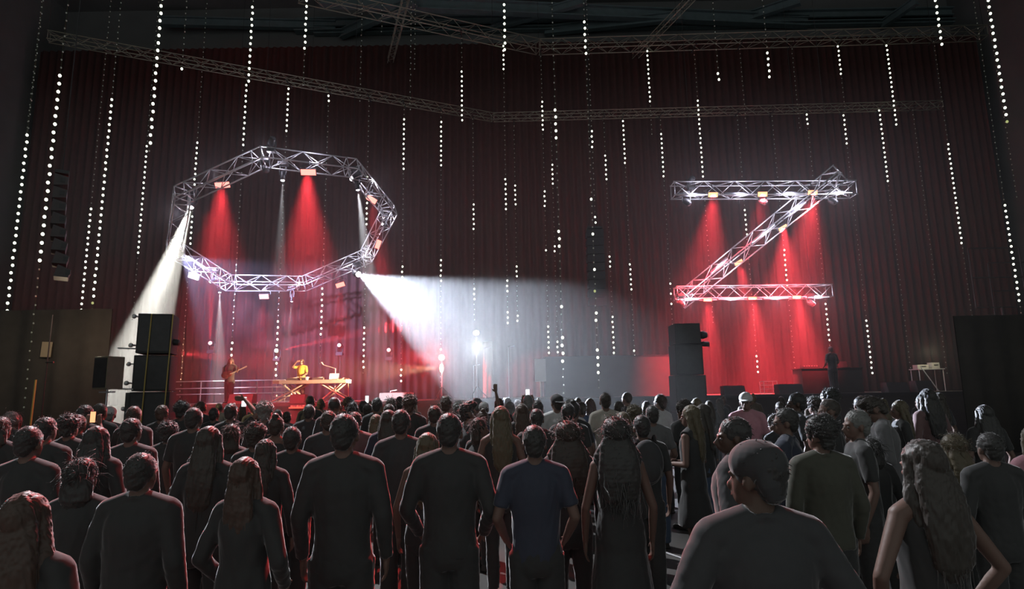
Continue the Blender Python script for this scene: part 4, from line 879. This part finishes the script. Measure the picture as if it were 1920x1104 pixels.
P_(1683, 751, 8.1, 'long', 'blond', 'long', 'black', 'stand', 75, 0, 0, 'blond woman looking sideways behind the man with swept up hair')
P_(1065, 757, 8.1, 'short', 'black', 'tee', 'black', 'stand', 0, -15, 0, 'man with a red glowing neck behind the frizzy brown curls')
P_(1450, 777, 8.2, 'curly', 'red', 'tee', 'black', 'stand', 30, 0, 0, 'red brown curly haired person behind the blazer man')
P_(1315, 758, 8.1, 'wavy', 'brown', 'tank', 'black', 'stand', 60, 0, 0, 'woman in jeans with loose brown hair next to the woman in the black dress', pants='jeans')
P_(1736, 730, 8.3, 'wavy', 'black', 'long', 'plaid', 'stand', 10, 0, 0, 'tall figure in a patterned lace top near the cluttered side table')
P_(1397, 735, 8.6, 'short', 'brown', 'tee', 'pink', 'stand', 150, 0, 0, 'man in a pink t-shirt and white cap facing back toward the camera', cap='front', capc='white')
P_(498, 753, 8.6, 'curly', 'grey', 'tee', 'black', 'stand', 0, 0, 0, 'person with fluffy pale edged hair, level with the stage railing')
P_(1553, 730, 8.7, 'curly', 'black', 'tee', 'charcoal', 'stand', 80, 0, 0, 'curly haired man directly below the person at the black DJ booth')
pt = P_(435, 757, 9.0, 'short', 'black', 'tee', 'black', 'armhead', 0, 0, 0, 'man with both arms above his head taking a picture, below the guitarist')
hold(pt, (.08, .2, 1.78), 'phone', 'phone held over the head of the man below the guitarist', 'phone', phone)
P_(706, 777, 9.0, 'long', 'blond', 'tank', 'black', 'stand', 0, 0, 0, 'fair haired woman beside the blocking man, on the Z truss side')
P_(978, 757, 9.0, 'long', 'red', 'tee', 'black', 'stand', 0, 0, 0, 'red haired woman in the white beam close to the raised phone')
P_(1188, 760, 9.2, 'curly', 'blond', 'tee', 'grey', 'stand', 0, 0, 0, 'person with a halo of blond curls under the second speaker tower')
P_(1391, 760, 9.3, 'short', 'brown', 'tee', 'black', 'stand', 80, 0, 0, 'person in profile half behind the man in the white cap')
P_(628, 744, 9.4, 'buzz', 'black', 'tee', 'charcoal', 'stand', 0, 0, 0, 'tall close cropped man with a clean rim of light, below the DJ table end')
P_(1043, 738, 9.4, 'short', 'brown', 'tee', 'white', 'stand', 0, 20, 0, 'watcher in a white t-shirt with a backwards cap in the white beam', cap='back', capc='charcoal')
P_(1134, 737, 9.6, 'short', 'brown', 'tee', 'cream', 'stand', 0, 0, 0, 'tall man in a cream t-shirt in the white beam', )
P_(769, 741, 9.6, 'curly', 'red', 'tee', 'black', 'stand', 0, 0, 0, 'person whose curly hair burns red, at the stage edge mic')
P_(730, 758, 9.9, 'short', 'brown', 'tee', 'black', 'stand', 0, 0, 0, 'short person with a red outlined head below the red curls')
P_(581, 759, 10, 'short', 'black', 'tee', 'charcoal', 'stand', 0, 0, 0, 'man standing just under the middle of the DJ table')
P_(836, 744, 10, 'tuft', 'red', 'tee', 'black', 'stand', 0, 0, 0, 'person with spiky red lit hair at the foot of the red lamp stand')
P_(862, 753, 10, 'curly', 'grey', 'tee', 'black', 'stand', 0, 0, 0, 'person with bushy white edged hair next to the spiky red hair')
P_(1236, 740, 10, 'short', 'brown', 'jacket', 'white', 'stand', 40, 0, 0, 'man with glasses in an open white shirt beside the second speaker tower', glasses=True)
P_(1008, 751, 10.1, 'short', 'black', 'tee', 'grey', 'stand', 0, 0, 0, 'dark haired man with a red edged head by the raised phone')
P_(1160, 753, 10, 'short', 'brown', 'tee', 'black', 'stand', 0, 0, 0, 'man with a red lit cheek behind the fair haired woman')
P_(1070, 750, 10.4, 'curly', 'grey', 'tee', 'white', 'stand', 0, 0, 0, 'pale haired person in the white beam behind the red glowing neck')
P_(1090, 754, 10.2, 'short', 'brown', 'tee', 'blue', 'stand', 0, 0, 0, 'man in a blue t-shirt in the white beam')
P_(708, 746, 10.2, 'short', 'black', 'tee', 'black', 'stand', 0, 0, 0, 'dark round head below the octagon end, close to the red outlined ones')
P_(734, 747, 10.9, 'bob', 'red', 'tee', 'black', 'stand', 0, 0, 0, 'bobbed head with a full red halo, at the stage edge')
q = P_(907, 753, 10.5, 'short', 'brown', 'tee', 'grey', 'up', 0, 0, 0, 'person in a white cap raising one arm into the white beam', cap='front', capc='white')
P_(690, 757, 11, 'short', 'brown', 'tee', 'black', 'stand', 0, 0, 0, 'person just past the blocking man, deep in the crowd')
P_(663, 754, 11, 'bob', 'black', 'tee', 'black', 'stand', 0, 0, 0, 'person with a flat topped bob above the plaid shirt')
P_(936, 747, 11, 'short', 'red', 'tee', 'black', 'stand', 0, 0, 0, 'red edged head directly below the pale column')
P_(522, 768, 11, 'short', 'brown', 'tee', 'black', 'stand', 0, 0, 0, 'small head next to the fluffy pale edged hair')
q = P_(990, 741, 11, 'short', 'grey', 'tee', 'grey', 'photo', 0, 0, 0, 'person holding a bright phone up in the white beam')
hold(q, (.0, .27, 1.79), 'phone', 'bright phone raised in the white beam', 'phone', phone)
P_(1174, 735, 11.2, 'buzz', 'brown', 'tee', 'charcoal', 'stand', 30, 0, 0, 'cropped head in profile beyond the tall cream t-shirt')
P_(1106, 747, 11.5, 'long', 'red', 'tank', 'charcoal', 'stand', 0, 0, 0, 'long haired woman between the blue and the cream t-shirt')
P_(1280, 751, 8.9, 'curly', 'brown', 'tee', 'black', 'stand', 30, 0, 0, 'curly head rising behind the woman in the black dress')
P_(895, 746, 11.8, 'short', 'grey', 'tee', 'grey', 'stand', 0, 0, 0, 'pale cap wearer at the foot of the tall white lamp stand', cap='front', capc='grey')
P_(956, 753, 12, 'wavy', 'grey', 'tee', 'grey', 'stand', 0, 0, 0, 'pale haired person beside the pale column')
P_(750, 744, 12, 'short', 'black', 'tee', 'black', 'stand', 0, 0, 0, 'dark head between the two brightest red halos')
P_(539, 772, 12, 'short', 'brown', 'tee', 'grey', 'stand', 0, 0, 0, 'second small head next to the fluffy pale edged hair')
P_(583, 743, 13, 'short', 'brown', 'tee', 'black', 'stand', 0, 0, 0, 'red edged head under the DJ, at the stage front')
q = P_(654, 746, 13, 'curly', 'red', 'tee', 'black', 'stand', 0, 0, 0, 'red lit curly head under the laptop end of the DJ table')
P_(603, 748, 14, 'short', 'red', 'tee', 'black', 'stand', 0, 0, 0, 'red edged head under the laptop, at the stage front')
q = P_(682, 752, 12.5, 'short', 'black', 'tee', 'black', 'photo', 0, 0, 0, 'person filming the DJ with a raised white phone')
hold(q, (.0, .27, 1.79), 'phone', 'white phone filming from below the DJ table end', 'phone', phone)
# dark side by the drape
P_(163, 760, 8.5, 'short', 'black', 'tee', 'black', 'front', 0, 0, 0, 'dark head beside the glowing orange phone')
q = P_(150, 778, 8.0, 'short', 'brown', 'tee', 'black', 'photo', 0, 0, 0, 'person holding the glowing orange phone')
hold(q, (.0, .26, 1.72), 'phone', 'glowing orange phone below the pole speaker', 'phone', lambda o: phone(o, SCO))
P_(190, 757, 9.2, 'short', 'brown', 'tee', 'black', 'stand', 0, 0, 0, 'person with a pale lit ear just below the pole speaker')
P_(207, 762, 9.8, 'short', 'grey', 'tee', 'grey', 'stand', 20, 0, 0, 'person in a light cap just below the pole speaker', cap='front', capc='white')
P_(254, 762, 8.4, 'short', 'brown', 'tee', 'black', 'stand', 0, 0, 0, 'person with a red shoulder line under the tall speaker tower')
P_(306, 760, 9.4, 'short', 'red', 'tee', 'black', 'stand', 0, 0, 0, 'person at the tower edge catching red light')
P_(343, 753, 10, 'curly', 'black', 'tee', 'black', 'stand', 0, 0, 0, 'dark curly head under the black profile stage light')
P_(366, 765, 6.9, 'short', 'black', 'tee', 'black', 'stand', 0, 0, 0, 'white rimmed head between the tower and the guitarist')
P_(379, 753, 12, 'short', 'red', 'tee', 'black', 'stand', 0, 0, 0, 'red ringed bald looking head beside the guitarist')
P_(403, 765, 11, 'short', 'black', 'tee', 'black', 'stand', 0, 0, 0, 'dark head directly below the guitarist')
P_(24, 772, 8.4, 'short', 'grey', 'tee', 'black', 'stand', 0, 0, 0, 'faintly lit head at the very edge, below the side drape')
P_(6, 783, 6.5, 'bob', 'brown', 'tee', 'black', 'stand', 0, 0, 0, 'dark bobbed head cut off by the edge below the side drape')
P_(134, 777, 7, 'curly', 'black', 'tee', 'black', 'stand', 0, 0, 0, 'dark curly head below the pinned paper sheet')
P_(90, 783, 6, 'short', 'black', 'tee', 'black', 'stand', 0, 0, 0, 'dark head under the yellowish stand by the side drape')
P_(60, 800, 4.6, 'short', 'black', 'long', 'black', 'stand', 0, 0, 0, 'large dark figure near the edge under the side drape')
P_(185, 800, 4.9, 'wavy', 'black', 'long', 'black', 'relaxed', 0, 0, 0, 'large dark long haired figure below the pole speaker')
P_(250, 785, 5.9, 'short', 'black', 'long', 'black', 'stand', 0, 0, 0, 'large dark figure under the front edge of the speaker tower')
P_(318, 790, 5.3, 'curly', 'black', 'jacket', 'black', 'stand', 0, 0, 0, 'large dark curly figure between the tower and the red outlined woman')
P_(270, 850, 3.4, 'short', 'black', 'jacket', 'black', 'stand', 0, 0, 0, 'wide black silhouette low in the dark corner, nearer the tower')
P_(160, 860, 3.2, 'bob', 'black', 'jacket', 'black', 'stand', 0, 0, 0, 'wide black silhouette low in the dark corner, nearer the drape')
P_(372, 860, 3.6, 'short', 'black', 'long', 'black', 'stand', 0, 0, 0, 'wide black silhouette next to the bright red haired woman')
# edge of the hall
P_(1932, 800, 5, 'long', 'blond', 'long', 'pink', 'stand', 0, 0, 0, 'person in pink cut off by the edge under the balcony frames')
P_(1850, 812, 4.6, 'short', 'black', 'long', 'black', 'stand', 0, 0, 0, 'dark figure in front of the black masking drape')
P_(1842, 760, 7.4, 'wavy', 'black', 'tee', 'black', 'stand', 0, 0, 0, 'dark long haired figure close to the black masking drape')
P_(1610, 745, 9.6, 'short', 'black', 'tee', 'black', 'stand', 0, 0, 0, 'dark head between the balding man and the swept up hair')
P_(1632, 838, 4.0, 'bob', 'black', 'long', 'black', 'stand', 0, 0, 0, 'low dark figure in front of the man with swept up hair')
# crew and artists on the stage
ST_ = ST
dj_ = P_(566, 673, 25.4, 'short', 'brown', 'tee', 'yellow', 'dj', 180, 0, 0, 'DJ in a yellow shirt with one hand on the forehead, behind the pale table', z0=ST, cap='front', capc='olive', group='performers on the stage')
P_(1557, 650, 23.55, 'short', 'black', 'tee', 'black', 'booth', 12, 0, -12, 'person in black with the back turned, standing in front of the black DJ booth', z0=ST, group='performers on the stage')
gt = P_(433, 671, 24.6, 'wavy', 'black', 'tee', 'black', 'guitar', 180, 20, 0, 'dark guitarist standing on stage beside the railing', z0=ST, fem=False, group='performers on the stage')
q = gt.location; gu = thing('electric_guitar', (q.x+.02, q.y-.24, ST+1.13), 'dark electric guitar held by the guitarist, neck pointing up', 'guitar')
GB = mat('dark red guitar body', (.12, .03, .02), .3)
mb = MB(); mb.ball((-.1, 0, -.02), (.16, .03, .15), 16, 8); mb.ball((.06, 0, .03), (.12, .03, .12), 16, 8); link('guitar_body', mb.remesh(.012, 2), GB, gu)
MB().tube([(.1, -.01, .03), (.62, -.01, .26)], [.024, .02], 8).build('neck', WOOD, gu); MB().box((.67, -.01, .285), (.16, .02, .05), M=Matrix.Rotation(-.42, 3, 'Y')).build('headstock', WOOD, gu)
MB().tube([(-.2, -.03, .02), (-.25, .1, .3), (-.12, .3, .38), (.1, .28, .36), (.15, .02, .1)], .015, 5).build('strap', BLK, gu)
hold(NP[[i for i, n in enumerate(NP) if 'holding a cup' in n[0]['label']][0]][0], (.0, .36, 1.18), 'plastic_cup', 'clear plastic cup held by the woman in the black dress', 'cup',
     lambda o: MB().tube([(0, 0, -.05), (0, 0, .07)], [.03, .042], 14).build('cup_body', mat('clear plastic', (.8, .85, .6), .2), o))
# further heads deeper in the crowd
LM = [(100, 'the side drape'), (204, 'the pole speaker'), (285, 'the tall speaker tower'), (380, 'the profile stage light'), (433, 'the guitarist'), (495, 'the stage railing'), (566, 'the DJ'), (622, 'the laptop'), (685, 'the table end'), (745, 'the low case'),
      (828, 'the red lamp stand'), (893, 'the tall white lamp stand'), (953, 'the pale column'), (1013, 'the stage pole speaker'), (1115, 'the hanging speaker array'), (1200, 'the draped riser'), (1290, 'the second tower'), (1375, 'the Z corner'), (1442, 'the small gear rack'), (1500, 'the DJ booth'), (1590, 'the dark laptop'), (1680, 'the far stage monitor'), (1745, 'the cluttered side table')]
ROWS = [(9.5, 'mid crowd'), (12, 'behind mid crowd'), (15, 'near the stage front'), (30, 'pressed up to the stage')]
USED = set(); G = random.Random(11); cnt = 0; tries = 0
HW = {'short': 'short haired', 'curly': 'curly haired', 'long': 'long haired', 'bob': 'bob haired', 'buzz': 'cropped', 'tuft': 'tousled', 'bun': 'bun wearing', 'wavy': 'wavy haired'}
while cnt < 58 and tries < 4000:
    tries += 1; Y = G.uniform(8.6, 19.5); x = G.uniform(5, 1760); H = G.uniform(1.58, 1.8)
    q = at(x, 740, Y); q.z = H
    if abs(q.x-10) < 0: continue
    if any((q.x-n[1])**2+(Y-n[2])**2 < .62**2 for n in NP): continue
    if (q.x+10.2)**2+(Y-15)**2 < 1.2 or (q.x+8)**2+(Y-13)**2 < .5 or (abs(q.x-6.4) < 1 and abs(Y-20.5) < 1): continue
    if x < 340 and Y > 12.5: continue
    px, py = proj((q.x, Y, H)); ln = min(LM, key=lambda l: abs(l[0]-px)); rw = [r for r in ROWS if Y < r[0]][0][1]
    hair = G.choice(list(HW)); tc = G.choice(['black', 'charcoal', 'navy', 'grey', 'brown', 'black']); hc = G.choice(['black', 'brown', 'brown', 'red', 'blond'])
    lb = '%s %s head %s, %s %s' % (HW[hair], hc, rw, 'below' if abs(ln[0]-px) < 14 else ('past' if px > ln[0] else 'short of'), ln[1])
    if lb in USED: continue
    USED.add(lb); P_(px, py, Y, hair, hc, 'tee', tc, 'stand', G.uniform(-25, 25), 0, 0, lb, skin=G.choice('llmd')); cnt += 1
# backpack on the slim man
bpm = [n[0] for n in NP if 'backpack' in n[0]['label']][0]; bpm['label'] = 'slim dark haired man wearing a backpack, beside the woman with dark curls'
bk = thing('backpack', (bpm.location.x, bpm.location.y-.2, 1.24), 'black backpack worn by the slim dark haired man', 'backpack')
mb = MB(); mb.ball((0, 0, 0), (.15, .085, .21), 16, 12); mb.ball((0, -.06, -.07), (.11, .05, .11), 14, 10); link('bag', mb.remesh(.012, 2), cloth('charcoal'), bk)
for sx in (-1, 1): MB().tube([(sx*.09, .05, .17), (sx*.1, .13, .23), (sx*.1, .22, .18)], .016, 6).build('strap', BLK, bk)
